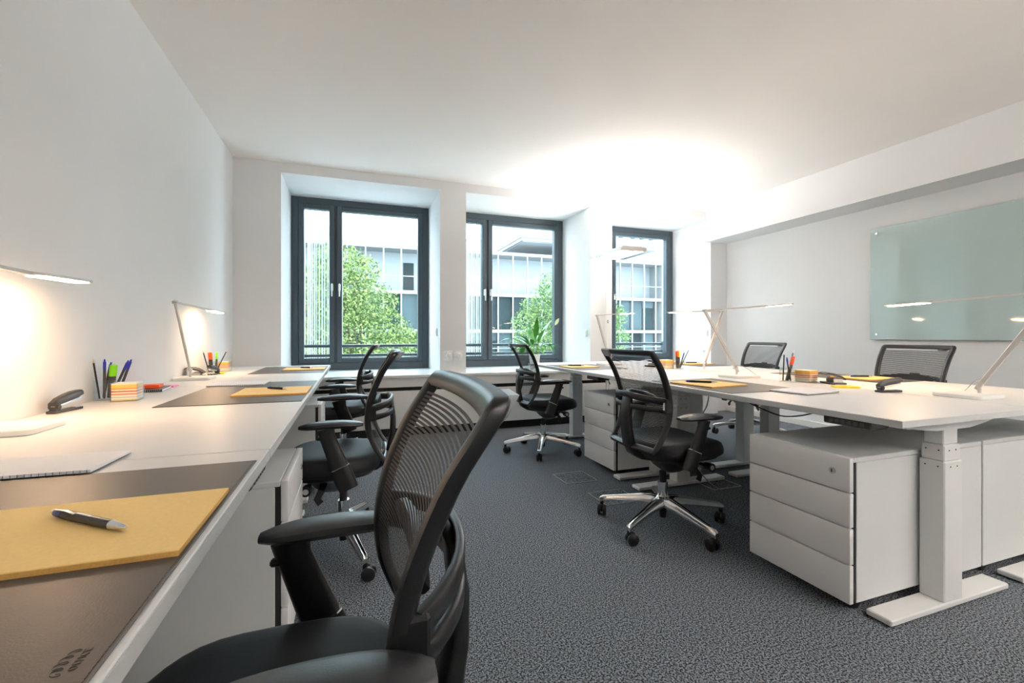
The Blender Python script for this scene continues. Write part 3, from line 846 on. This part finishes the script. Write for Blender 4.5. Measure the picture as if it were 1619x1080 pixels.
# stitching line and logo on the nearest mat
st = G()
y = -.43
while y < .43:
    st.box(.2475, .2485, y, y + .004, mh - .0003, mh + .0004); y += .0065
obj('stitching', st, 'black', m1, smooth=0)
fc = bpy.data.curves.new('logo', 'FONT'); fc.body = 'OFFICE'; fc.size = .0085; fc.extrude = .0002; fc.space_character = 1.05
tmp = bpy.data.objects.new('logo_tmp', fc); COL.objects.link(tmp)
bpy.context.view_layer.update()
dg = bpy.context.evaluated_depsgraph_get(); me = bpy.data.meshes.new_from_object(tmp.evaluated_get(dg))
bpy.data.objects.remove(tmp)
me.materials.append(M['black'])
lg = bpy.data.objects.new('logo_lettering', me); COL.objects.link(lg); lg.parent = m1
lg.rotation_euler = (0, 0, PI / 2); lg.location = (.8175 - .582, -4.279 + 4.065, mh + .0003)
sw = G(); pts = []
for k in range(90):                                        # looping script line above the word
    u = k / 89; yy = -.002 + .036 * u; ph = u * 2 * PI * 4.5
    pts.append((.228 - .0045 + .0042 * math.sin(ph) - (.002 if .2 < u < .8 else 0), -.2165 + yy * .95 + .0035 * math.cos(ph) * .9, mh + .0003))
sw.tube(pts, .00022, 5); obj('logo_script', sw, 'black', m1)

def legal_pad(label, x0, x1, y0, y1, z, rz=0, th=.008):
    cx, cy = (x0 + x1) / 2, (y0 + y1) / 2; a, b = (x1 - x0) / 2, (y1 - y0) / 2
    t = thing('legal_pad', label, 'notepad', (cx, cy, z), rz, 'yellow legal pads')
    obj('cardboard_back', G().box(-a, a, -b, b, 0, .0012), 'pad_edge', t, smooth=0)
    sh = obj('sheets', G().box(-a, a, -b, b, .0012, th, .0004), 'yellow_pad', t)
    e = G().box(-a - .0003, a + .0003, -b - .0003, b + .0003, .0016, th - .0014)
    obj('binding', e, 'pad_edge', t, smooth=0)
    return t
def pen(label, a, b, z, blue=True):
    """a = tail end, b = tip"""
    A_, B_ = Vector((*a, 0)), Vector((*b, 0)); L = (B_ - A_).length; ang = math.atan2((B_ - A_).y, (B_ - A_).x)
    t = thing('ballpoint_pen', label, 'pen', (*((A_ + B_) / 2)[:2], z), ang, 'ballpoint pens on the pads')
    r = .0062; c = r + .0003; q = L / 2
    Rx = lambda prof: G().lathe(prof, 18, T=Matrix.Translation((0, 0, c)) @ Matrix.Rotation(PI / 2, 4, 'Y'))
    obj('barrel', Rx([(.0048, -q * .80), (r, -q * .6), (r, q * .5), (.0060, q * .62)]), 'black', t)
    obj('cap', Rx([(.0040, -q * .93), (.0052, -q * .90), (.0055, -q * .78), (.0060, -q * .68)]), 'blue' if blue else 'black', t)
    obj('tip', Rx([(.0061, q * .62), (.0056, q * .74), (.0035, q * .92), (.0012, q)]), 'chrome', t)
    obj('button', Rx([(.0030, -q), (.0034, -q * .97), (.0034, -q * .92)]), 'chrome', t)
    obj('clip', G().bar([(-q * .84, -.004, c + .0065), (-q * .5, -.004, c + .0078), (-q * .28, -.004, c + .0056)], .0030, .0012, side=(0, 1, 0)), 'chrome', t)
    obj('grip_label', G().box(-q * .3, q * .08, -.0022, .0022, c + .0055, c + .00625, .0004), 'grey_tag', t)
    return t
pz = ZL + mh
legal_pad('large-looking yellow legal pad on the nearest desk mat', .525, .828, -4.082, -3.842, pz)
pen('black and blue ballpoint pen on the nearest yellow pad', (.618, -3.898), (.745, -4.002), pz + .008)
legal_pad('yellow legal pad on the middle left desk mat', .525, .833, -2.465, -2.165, pz)
pen('dark pen on the yellow pad of the middle left desk', (.635, -2.24), (.735, -2.325), pz + .008)
legal_pad('yellow legal pad on the far left desk mat by the window', .525, .826, -.92, -.64, pz)
pen('dark pen on the pad of the far left desk', (.635, -.72), (.735, -.80), pz + .008)
pz2 = ZR + mh
legal_pad('yellow legal pad on the mat in front of the central mesh chair', 2.80, 3.09, -2.85, -2.565, pz2, 8 * D)
pen('dark pen on the yellow pad before the central mesh chair', (2.86, -2.62), (2.985, -2.74), pz2 + .008)
legal_pad('yellow legal pad on the far right-hand desk mat near the plant', 2.785, 3.06, -1.33, -1.09, pz2, 0)
pen('dark pen on the pad of the desk near the plant', (2.84, -1.14), (2.97, -1.22), pz2 + .008)
legal_pad('yellow legal pad on the wall side before the chair below the glass board', 4.03, 4.33, -2.88, -2.64, pz2, 0)
pen('dark pen on the wall-side pad below the glass board', (4.10, -2.72), (4.23, -2.78), pz2 + .008)
legal_pad('yellow legal pad on the wall side behind the crossed lamps', 4.04, 4.33, -1.33, -1.09, pz2, 0)
pen('dark pen on the wall-side pad behind the crossed lamps', (4.12, -1.16), (4.24, -1.22), pz2 + .008)

def spiral_pad(label, cx, cy, a, b, z, rz=0):
    t = thing('squared_notepad', label, 'notepad', (cx, cy, z), rz, 'white notepads')
    obj('sheets', G().box(-a, a, -b, b, .0010, .007, .0004), 'paper', t)
    obj('cover', G().box(-a, a, -b, b, 0, .0010), 'dark_grey', t, smooth=0)
    s_ = G()
    for k in range(28):
        x = -a + 2 * a * (k + .5) / 28; s_.box(x - .0008, x + .0008, -b - .0006, -b + .0006, .0015, .0068)
    obj('binding', s_, 'wire', t, smooth=0)
    return t
spiral_pad('white squared notepad lying across the edge of the nearest desk mat', .395, -3.54, .15, .08, pz, -2 * D)
spiral_pad('white notepad on the far edge of the middle left mat', .44, -1.87, .135, .10, pz, 0)
spiral_pad('white notepad beside the mat near the right desk front', 3.155, -3.125, .125, .095, ZR + mh, 6 * D)

# pen pot + pens: pot is a thing, each pen a thing
def pencil(label, p0, p1, kind, group):
    """p0 bottom, p1 top in world"""
    P, Q = Vector(p0), Vector(p1); L = (Q - P).length
    q = (Q - P).to_track_quat('Z', 'Y')
    nm = {'pencil': 'pencil', 'pen': 'ballpoint_pen', 'marker': 'highlighter', 'marker_g': 'highlighter', 'marker_y': 'highlighter', 'pen_b': 'ballpoint_pen', 'pencil_w': 'pencil'}[kind]
    t = thing(nm, label, {'pencil': 'pencil', 'pencil_w': 'pencil'}.get(kind, 'pen' if 'pen' in kind else 'highlighter'), p0, 0, group)
    t.rotation_mode = 'QUATERNION'; t.rotation_quaternion = q
    if kind.startswith('pencil'):
        obj('shaft', G().lathe([(.0034, 0), (.0036, .004), (.0036, L * .90)], 6), 'black', t, smooth=0)
        obj('point', G().lathe([(.0036, L * .90), (.0010, L)], 8) if kind == 'pencil' else G().lathe([(.0036, L * .90), (.0042, L * .93), (.0042, L)], 10), 'pencil_tip' if kind == 'pencil' else 'white_plastic', t)
    elif kind.startswith('marker'):
        cm = {'marker': 'orange_neon', 'marker_g': 'green_neon', 'marker_y': 'yellow_neon'}[kind]
        obj('barrel', G().box(-.0125, .0125, -.006, .006, 0, L * .66, .004, seg=2), 'dark_grey', t)
        obj('cap', G().box(-.0135, .0135, -.007, .007, L * .64, L, .0045, seg=2), cm, t)
    else:
        obj('barrel', G().lathe([(.003, 0), (.005, .008), (.0052, L * .72)], 14), 'dark_grey', t)
        obj('cap', G().lathe([(.0054, L * .72), (.0055, L * .93), (.0035, L * .94), (.0028, L)], 14), 'blue', t)
        obj('clip', G().box(.0052, .0066, -.0015, .0015, L * .60, L * .93), 'chrome', t)
    return t
def pen_pot(label, cx, cy, z, s=.033, h=.085, rz=0):
    w_ = .003
    t = thing('pen_pot', label, 'pen pot', (cx, cy, z), rz, 'clear acrylic pen pots')
    g = G().box(-s, s, -s, -s + w_, 0, h).box(-s, s, s - w_, s, 0, h).box(-s, -s + w_, -s + w_, s - w_, 0, h).box(s - w_, s, -s + w_, s - w_, 0, h)
    obj('walls', g, 'acrylic', t, smooth=0); obj('bottom', G().box(-s + w_, s - w_, -s + w_, s - w_, 0, .006), 'acrylic', t, smooth=0)
    return t
def note_block(label, cx, cy, z, s=.045, h=.075, rz=0):
    t = thing('note_block', label, 'note block', (cx, cy, z), rz, 'coloured note blocks in clear boxes')
    obj('paper_stack', G().box(-s, s, -s, s, .003, h), 'notes', t, smooth=0)
    w_ = .003; b = s + .005; hh = h + .003
    g = G().box(-b, -b + w_, -b, b, 0, hh).box(b - w_, b, -b, b, 0, hh).box(-b + w_, b - w_, b - w_, b, 0, hh).box(-b + w_, b - w_, -b, b, 0, .0028)
    g.box(-b + w_, b - w_, -b, -b + w_, 0, hh)
    obj('acrylic_box', g, 'acrylic', t, smooth=0)
    return t
# left near set
pen_pot('clear pen pot against the left wall, crowded with pens and a green highlighter', .045, -2.345, ZL, .037, .085)
note_block('note block with yellow and red layers beside the pen pot on the near left desk', .130, -2.392, ZL, .042, .075, 6 * D)
gr = 'pens in the near left pot'
pencil('black pencil leaning left in the near left pot', (.024, -2.366, ZL + .008), (.016, -2.40, ZL + .178), 'pencil', gr)
pencil('blue-capped pen upright in the near left pot', (.040, -2.366, ZL + .008), (.050, -2.388, ZL + .175), 'pen', gr)
pencil('green highlighter in the near left pot', (.053, -2.346, ZL + .008), (.068, -2.356, ZL + .150), 'marker_g', gr)
pencil('blue pen leaning right at the back of the near left pot', (.046, -2.322, ZL + .008), (.098, -2.300, ZL + .165), 'pen_b', gr)
pencil('dark pen leaning far right in the near left pot', (.068, -2.325, ZL + .008), (.118, -2.325, ZL + .170), 'pen', gr)
pencil('pen standing between the others in the near left pot', (.024, -2.335, ZL + .008), (.052, -2.338, ZL + .160), 'pen', gr)
# left far set
pen_pot('clear pen pot beyond the desk lamp on the far left desk', .072, -.90, ZL, .035, .085)
note_block('note block with orange and red layers beyond the left desk lamp', .098, -.735, ZL, .042, .075)
gr = 'pens in the far left pot'
pencil('orange highlighter in the far left pot', (.062, -.905, ZL + .008), (.058, -.93, ZL + .152), 'marker', gr)
pencil('green highlighter in the far left pot', (.083, -.880, ZL + .008), (.088, -.878, ZL + .150), 'marker_g', gr)
pencil('black pencil leaning left in the far left pot', (.050, -.922, ZL + .008), (.020, -.955, ZL + .165), 'pencil', gr)
pencil('black pencil leaning right in the far left pot', (.092, -.915, ZL + .008), (.165, -.92, ZL + .172), 'pencil', gr)
# right near set
pen_pot('clear pen pot on the right-hand desks beside the near note block', 3.525, -2.735, ZR, .033, .085, 20 * D)
note_block('note block with pink and orange layers on the near right-hand desks', 3.635, -2.775, ZR, .043, .072, 10 * D)
gr = 'pens in the near right pot'
pencil('orange highlighter in the near right pot', (3.520, -2.738, ZR + .008), (3.556, -2.752, ZR + .155), 'marker', gr)
pencil('black pencil leaning right in the near right pot', (3.532, -2.725, ZR + .008), (3.60, -2.72, ZR + .192), 'pencil_w', gr)
pencil('black pencil nearly upright in the near right pot', (3.51, -2.72, ZR + .008), (3.545, -2.70, ZR + .180), 'pencil_w', gr)
pencil('blue pen leaning left in the near right pot', (3.530, -2.755, ZR + .008), (3.502, -2.752, ZR + .150), 'pen', gr)
# right far set
pen_pot('clear pen pot on the far right-hand desks behind the central chair', 3.62, -1.66, ZR, .035, .085)
note_block('note block with pink layers beside the far right pen pot', 3.565, -1.575, ZR, .042, .075)
gr = 'pens in the far right pot'
pencil('orange highlighter in the far right pot', (3.612, -1.655, ZR + .008), (3.602, -1.662, ZR + .155), 'marker', gr)
pencil('yellow highlighter in the far right pot', (3.625, -1.65, ZR + .007), (3.630, -1.65, ZR + .152), 'marker_y', gr)
pencil('black pencil leaning left in the far right pot', (3.594, -1.682, ZR + .008), (3.560, -1.70, ZR + .165), 'pencil', gr)
pencil('black pencil leaning right in the far right pot', (3.635, -1.66, ZR + .007), (3.715, -1.68, ZR + .172), 'pencil', gr)
pencil('dark pen upright in the far right pot', (3.640, -1.65, ZR + .007), (3.680, -1.66, ZR + .14), 'pen', gr)

def stapler(label, cx, cy, z, rz):
    t = thing('stapler', label, 'stapler', (cx, cy, z), rz, 'dark staplers')
    obj('base', G().bar([(-.07, 0, .006), (.075, 0, .006)], .034, .011, side=(0, 1, 0)), 'dark_grey', t)
    obj('anvil', G().box(-.066, -.04, -.010, .010, .0115, .0135, .0005), 'chrome', t)
    # lever arm rises from hinge (front, +x) to the striking end (-x)
    sec = [(.070, .040, .026, .016), (.045, .046, .030, .026), (.0, .050, .034, .030), (-.04, .052, .036, .028), (-.078, .052, .034, .020)]
    rings = []
    for x, z_, w_, h in sec:
        w_ /= 2; rings.append([(x, -w_, z_ - h / 2), (x, -w_, z_ + h * .2), (x, -w_ * .6, z_ + h / 2), (x, w_ * .6, z_ + h / 2), (x, w_, z_ + h * .2), (x, w_, z_ - h / 2)])
    t.scale = (.86, .86, .86)
    T = rot('Y', .16, (.06, 0, .03))
    obj('lever', G().loft(rings, T=T), 'dark_grey', t, smooth=40)
    obj('magazine', G().box(-.075, .065, -.009, .009, .022, .034, .002, T=T), 'chrome', t)
    obj('hinge', G().cyl((.055, -.018, .026), (.055, .018, .026), .010, 14).box(.045, .066, -.015, .015, .008, .03, .003), 'dark_grey', t)
    return t
stapler('grey stapler standing against the left wall behind the near lamp base', .052, -2.665, ZL, -100 * D)
stapler('grey stapler on the right-hand desks near the desk lamp at the picture edge', 3.55, -3.27, ZR, 168 * D)
stapler('dark stapler in front of the pen pot on the far left desk', .125, -1.10, ZL, 80 * D)
def punch(label, cx, cy, z, rz):
    t = thing('hole_punch', label, 'hole punch', (cx, cy, z), rz, 'hole punches')
    obj('base', G().box(-.055, .055, -.045, .05, 0, .010, .004, seg=2), 'dark_grey', t)
    obj('bracket', G().box(-.045, -.038, -.03, .02, .01, .032, .002).box(.038, .045, -.03, .02, .01, .032, .002).box(-.03, -.018, -.03, -.012, .01, .03, .002).box(.018, .03, -.03, -.012, .01, .03, .002), 'alu', t)
    T = rot('X', .30, (0, -.03, .03)); rings = []
    for y, z_, w_ in ((-.045, .036, .088), (-.02, .044, .096), (.02, .046, .102), (.055, .040, .104), (.062, .034, .10)):
        rings.append([(-w_ / 2, y, z_ - .008), (-w_ / 2, y, z_), (-w_ / 4, y, z_ + .004), (0, y, z_ + .001), (w_ / 4, y, z_ + .004), (w_ / 2, y, z_), (w_ / 2, y, z_ - .008)])
    obj('lever', G().loft(rings, T=T), 'dark_grey', t, smooth=40)
    obj('guide', G().box(-.085, -.055, .03, .045, .001, .005, .001), 'dark_grey', t)
    return t
punch('dark grey hole punch on the right-hand desks beside the near note block', 3.69, -2.90, ZR, 60 * D)
punch('dark hole punch between lamp base and pen pot on the far left desk', .06, -1.14 - .10, ZL, 95 * D)
punch('dark hole punch on the far right desks, half hidden behind the central chair', 3.60, -1.33, ZR, 30 * D)
flat('sticky_note_pad', 'yellow sticky notes on the right-hand desks between hole punch and stapler', 'sticky notes', 3.49, 3.60, -3.10, -3.03, ZR, .009, 'yellow_neon', 'yellow sticky notes', rz=-20 * D)
flat('sticky_note_pad', 'yellow sticky notes by the pen pot on the far left desk', 'sticky notes', .10, .17, -1.04, -.98, ZL, .010, 'yellow_neon', 'yellow sticky notes')
t = thing('notebook', 'black ring-bound notebook against the left wall under an orange note pad', 'notebook', (.09, -2.03, ZL), 6 * D)
obj('cover', G().box(-.07, .06, -.09, .09, 0, .014, .001), 'black', t); g = G()
for k in range(16): g.tube([(-.066 + .008 * k, -.092 + .006 * math.cos(a), .008 + .007 * math.sin(a)) for a in [j * PI / 4 for j in range(8)]], .0007, 5, closed=True)
obj('ring_binding', g, 'alu', t); obj('pages', G().box(-.066, .0605, -.086, .086, .003, .011), 'paper', t, smooth=0)
flat('sticky_note_pad', 'orange note pad on top of the black notebook', 'sticky notes', .035, .125, -2.06, -1.98, ZL + .0142, .016, 'orange_neon', None, rz=5 * D)
flat('sticky_note_pad', 'pale pink note sheets beside the black notebook', 'sticky notes', .06, .14, -1.90, -1.82, ZL, .006, 'pink_neon', None)

# cables under and on the desks
def cable(name, label, cat, pts, r=.003, m='cable', n=8):
    P = [Vector(p) for p in pts]; out = []
    Q = [P[0]] + P + [P[-1]]
    for i in range(1, len(Q) - 2):
        for k in range(n):
            u = k / n; p0, p1, p2, p3 = Q[i - 1], Q[i], Q[i + 1], Q[i + 2]
            out.append(.5 * (2 * p1 + (p2 - p0) * u + (2 * p0 - 5 * p1 + 4 * p2 - p3) * u * u + (3 * p1 - p0 - 3 * p2 + p3) * u ** 3))
    out.append(P[-1])
    return tag(obj(name, G().tube(out, r, 7), m), label, cat)
zu = ZR - .028
cable('power_cable', 'black cable loop hanging under the near right-hand desk', 'cable', [(3.02, -2.82, zu), (3.06, -2.87, .655), (3.12, -2.93, .615), (3.16, -3.0, .592), (3.16, -3.10, .61), (3.14, -3.22, .655), (3.12, -3.30, zu)], .0035)
cable('power_cable', 'thin black cable under the near right-hand desk behind the loop', 'cable', [(3.24, -2.82, zu), (3.27, -2.9, .64), (3.27, -3.0, .625), (3.26, -3.12, .630), (3.2, -3.25, zu)], .003)
pts = []
for k in range(60):
    u = k / 59; pts.append((2.93 + .015 * math.sin(u * 2 * PI * 3.2), -1.36 - .40 * u + .030 * math.cos(u * 2 * PI * 3.2), zu - .035 + .028 * math.cos(u * 2 * PI * 3.2) - .01 * u))
cable('coiled_cable', 'curly black cable hanging under the far right-hand desk edge', 'cable', pts, .0025, n=2)
cable('lamp_cable', 'grey cord hanging behind the central chair armrest down to the carpet', 'cable', [(3.10, -2.56, zu), (3.02, -2.62, .60), (2.98, -2.60, .50), (3.06, -2.55, .36), (3.07, -2.5, .2), (3.14, -2.50, .1), (3.3, -2.45, .004)], .0035, 'wire')

# ------------------------------------------------------------------ outside
GZ = -7.0
struct('ground', G().box(-40, 60, YF + .3, 90, GZ - .3, GZ), 'ground', smooth=0)
def building():
    t = thing('office_building', 'white and glass office building opposite, seen through all windows', 'building', (10, 26, GZ))
    T = Matrix.Translation((-10, -26, -GZ))
    x0, x1 = -14, 25.5; y = 26
    zs = [-7, -4.2, -1.45, 1.34, 3.95, 6.95]
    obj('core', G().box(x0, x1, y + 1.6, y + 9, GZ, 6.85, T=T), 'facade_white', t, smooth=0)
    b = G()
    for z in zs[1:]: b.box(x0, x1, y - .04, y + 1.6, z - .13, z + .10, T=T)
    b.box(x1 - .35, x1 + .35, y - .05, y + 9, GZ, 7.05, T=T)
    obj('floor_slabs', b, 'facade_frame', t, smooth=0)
    pn = G(); dk = G(); rr = random.Random(5)
    k = 0; x = x0
    dx = 1.134; nx = int((x1 - x0) / dx)
    for i in range(nx):
        xa = x0 + i * dx; xb = xa + dx
        for j in range(5):
            za, zb = zs[j] + .1, zs[j + 1] - .13
            q = rr.random()
            if j == 4:
                if q < .22: dk.box(xa + .3, xb - .12, y + 1.5, y + 1.58, za + .1, zb - .7, T=T)
                continue
            (dk if q < .62 else pn).box(xa + .04, xb - .04, y + .30, y + .34, za, zb - (0.55 if q > .3 else .0), T=T)
            if q > .3: pn.box(xa + .04, xb - .04, y + .28, y + .32, zb - .55, zb, T=T)
    obj('window_bands', dk, 'facade_blind', t, smooth=0); obj('window_panels', pn, 'facade_pane', t, smooth=0)
    mu = G()
    for i in range(nx + 1): mu.box(x0 + i * dx - .045, x0 + i * dx + .045, y - .05, y + .06, GZ, 6.95, T=T)
    for z in (.1, 2.65 - 5.2, 5.0): mu.box(x0, x1, y - .03, y + .04, z - .03, z + .03, T=T)
    obj('mullions', mu, 'facade_frame', t, smooth=0)
    # roof parapet with glass balustrade on the left wing
    pr = G().box(x0, 11, y - .02, y + .05, 7.7, 7.75, T=T)
    for i in range(18): pr.box(x0 + i * 1.4, x0 + i * 1.4 + .04, y - .02, y + .04, 7.0, 7.72, T=T)
    obj('roof_rail', pr, 'facade_grey', t, smooth=0)
    # cantilevered upper storeys
    up = G().box(12.5, 24.0, y - .8, y + 8, 7.86, 13.5, T=T)
    up.box(12.42, 24.08, y - .9, y + 8, 7.80, 7.98, T=T)
    obj('upper_storey', up, 'facade_white', t, smooth=0)
    obj('soffit', G().box(12.6, 23.9, y - .75, y + 7.9, 7.74, 7.80, T=T), 'facade_grey', t, smooth=0)
    sk = G().box(12.40, 24.10, y - .93, y - .90, 8.02, 8.22, T=T).box(12.38, 12.42, y - .9, y + 8, 8.02, 8.22, T=T)
    obj('dark_band', sk, 'facade_grey', t, smooth=0)
    uw = G()
    for xx in (19.6, 20.5, 21.6, 22.4, 23.3): uw.box(xx, xx + .32, y - .93, y - .80, 8.6, 13.2, T=T)
    obj('upper_window', uw, 'facade_pane', t, smooth=0)
    return t
building()
# left neighbour wing: tall clad wall behind the rod screens
t = obj('ribbed_facade_wing', G().box(-12, -2.5, 14, 22, GZ, 6.2), 'facade_white', smooth=0)
tag(t, 'pale building wing glimpsed behind the white rods at the far left', 'building')

def tree(label, loc, blobs, n, leafm, lf, trunk_r, seed):
    rr = random.Random(seed)
    t = thing('tree', label, 'tree', (loc[0], loc[1], GZ))
    vs = []; fs = []
    wsum = sum(b[3] ** 2 for b in blobs)
    for (bx, by, bz, br) in blobs:
        k_ = int(n * br ** 2 / wsum)
        for _ in range(k_):
            u = rr.gauss(0, 1), rr.gauss(0, 1), rr.gauss(0, 1); l = math.sqrt(sum(q * q for q in u)) or 1
            d = Vector(u) / l; rad = br * (rr.random() ** .33) * (1 + .22 * rr.random())
            if rr.random() < .6: rad = br * (.85 + .36 * rr.random() ** 2)
            p = Vector((bx, by, bz - GZ)) + Vector((d.x * rad, d.y * rad, d.z * rad * .85))
            nn = (d * .6 + Vector((rr.uniform(-1, 1), rr.uniform(-1, 1), rr.uniform(-.2, 1)))).normalized()
            a = nn.cross(Vector((rr.uniform(-1, 1), rr.uniform(-1, 1), rr.uniform(-1, 1)))).normalized(); b_ = nn.cross(a)
            s_ = lf * rr.uniform(.5, 1.5); o = len(vs)
            vs += [p - a * s_, p - b_ * s_ * .5 + nn * s_ * .12, p + a * s_, p + b_ * s_ * .5 + nn * s_ * .12]
            fs.append([o, o + 1, o + 2, o + 3])
    obj('crown', G().add(vs, fs), leafm, t, smooth=0, solid=False)
    tr = G(); top = max(b[2] for b in blobs) - GZ
    tr.tube([(0, 0, 0), (.1, 0, 2.5), (-.05, .1, 4.8), (.1, 0, top * .75), (.1, 0, top - .5)], [trunk_r, trunk_r * .8, trunk_r * .65, trunk_r * .4, .03], 10)
    for (bx, by, bz, br) in blobs[:12]:
        zz = max(2.5, (bz - GZ) - 1.6 * br - .4); tr.tube([(.05, 0, zz * .85), (bx * .5, by * .5, (zz + bz - GZ) / 2), (bx, by, bz - GZ)], [trunk_r * .4, trunk_r * .25, .015], 7)
    obj('trunk', tr, 'bark', t)
    return t
tree('large bright green tree filling the left window', (1.0, 9.6),
     [(-.35, 0, 3.1, .75), (.35, .1, 3.0, .50), (-.9, 0, 2.6, .6), (-1.3, .1, 1.5, .75), (-.2, 0, 2.0, .9), (.55, -.1, 2.0, .75), (-.9, -.3, .5, .8), (.2, -.4, .9, .9), (1.05, 0, 1.25, .65), (1.55, .1, .95, .45), (1.1, -.2, .5, .6), (.4, -.2, .05, .65), (-1.9, .2, 2.2, .6), (-1.9, .2, .5, .8), (-.4, 0, -.3, .5), (1.9, .2, .75, .3)],
     24000, 'tree_leaf', .044, .16, 21)
tree('broad green tree behind the potted plant and between the middle and right windows', (8.2, 9.6),
     [(-1.1, 0, 2.0, .55), (-.45, 0, 2.7, .6), (-1.55, -.1, 1.4, .5), (-1.3, -.2, .7, .7), (-.4, 0, 1.6, .85), (.4, 0, 2.7, .85), (.4, 0, 1.2, 1.0), (1.3, .1, 1.8, .8), (1.8, 0, 1.7, .55), (1.9, 0, .9, .55), (-.6, -.1, .1, .8), (.9, -.1, .0, .8), (0, 0, 3.2, .5)],
     21000, 'tree_leaf_b', .044, .16, 22)
tree('low yellow-green young tree at the foot of the left window', (1.15, 5.6),
     [(-.35, 0, .18, .24), (.1, 0, .10, .25), (.45, 0, .05, .2), (-.7, 0, .1, .25), (0, .1, -.3, .5)], 1500, 'bush_leaf', .055, .05, 23)
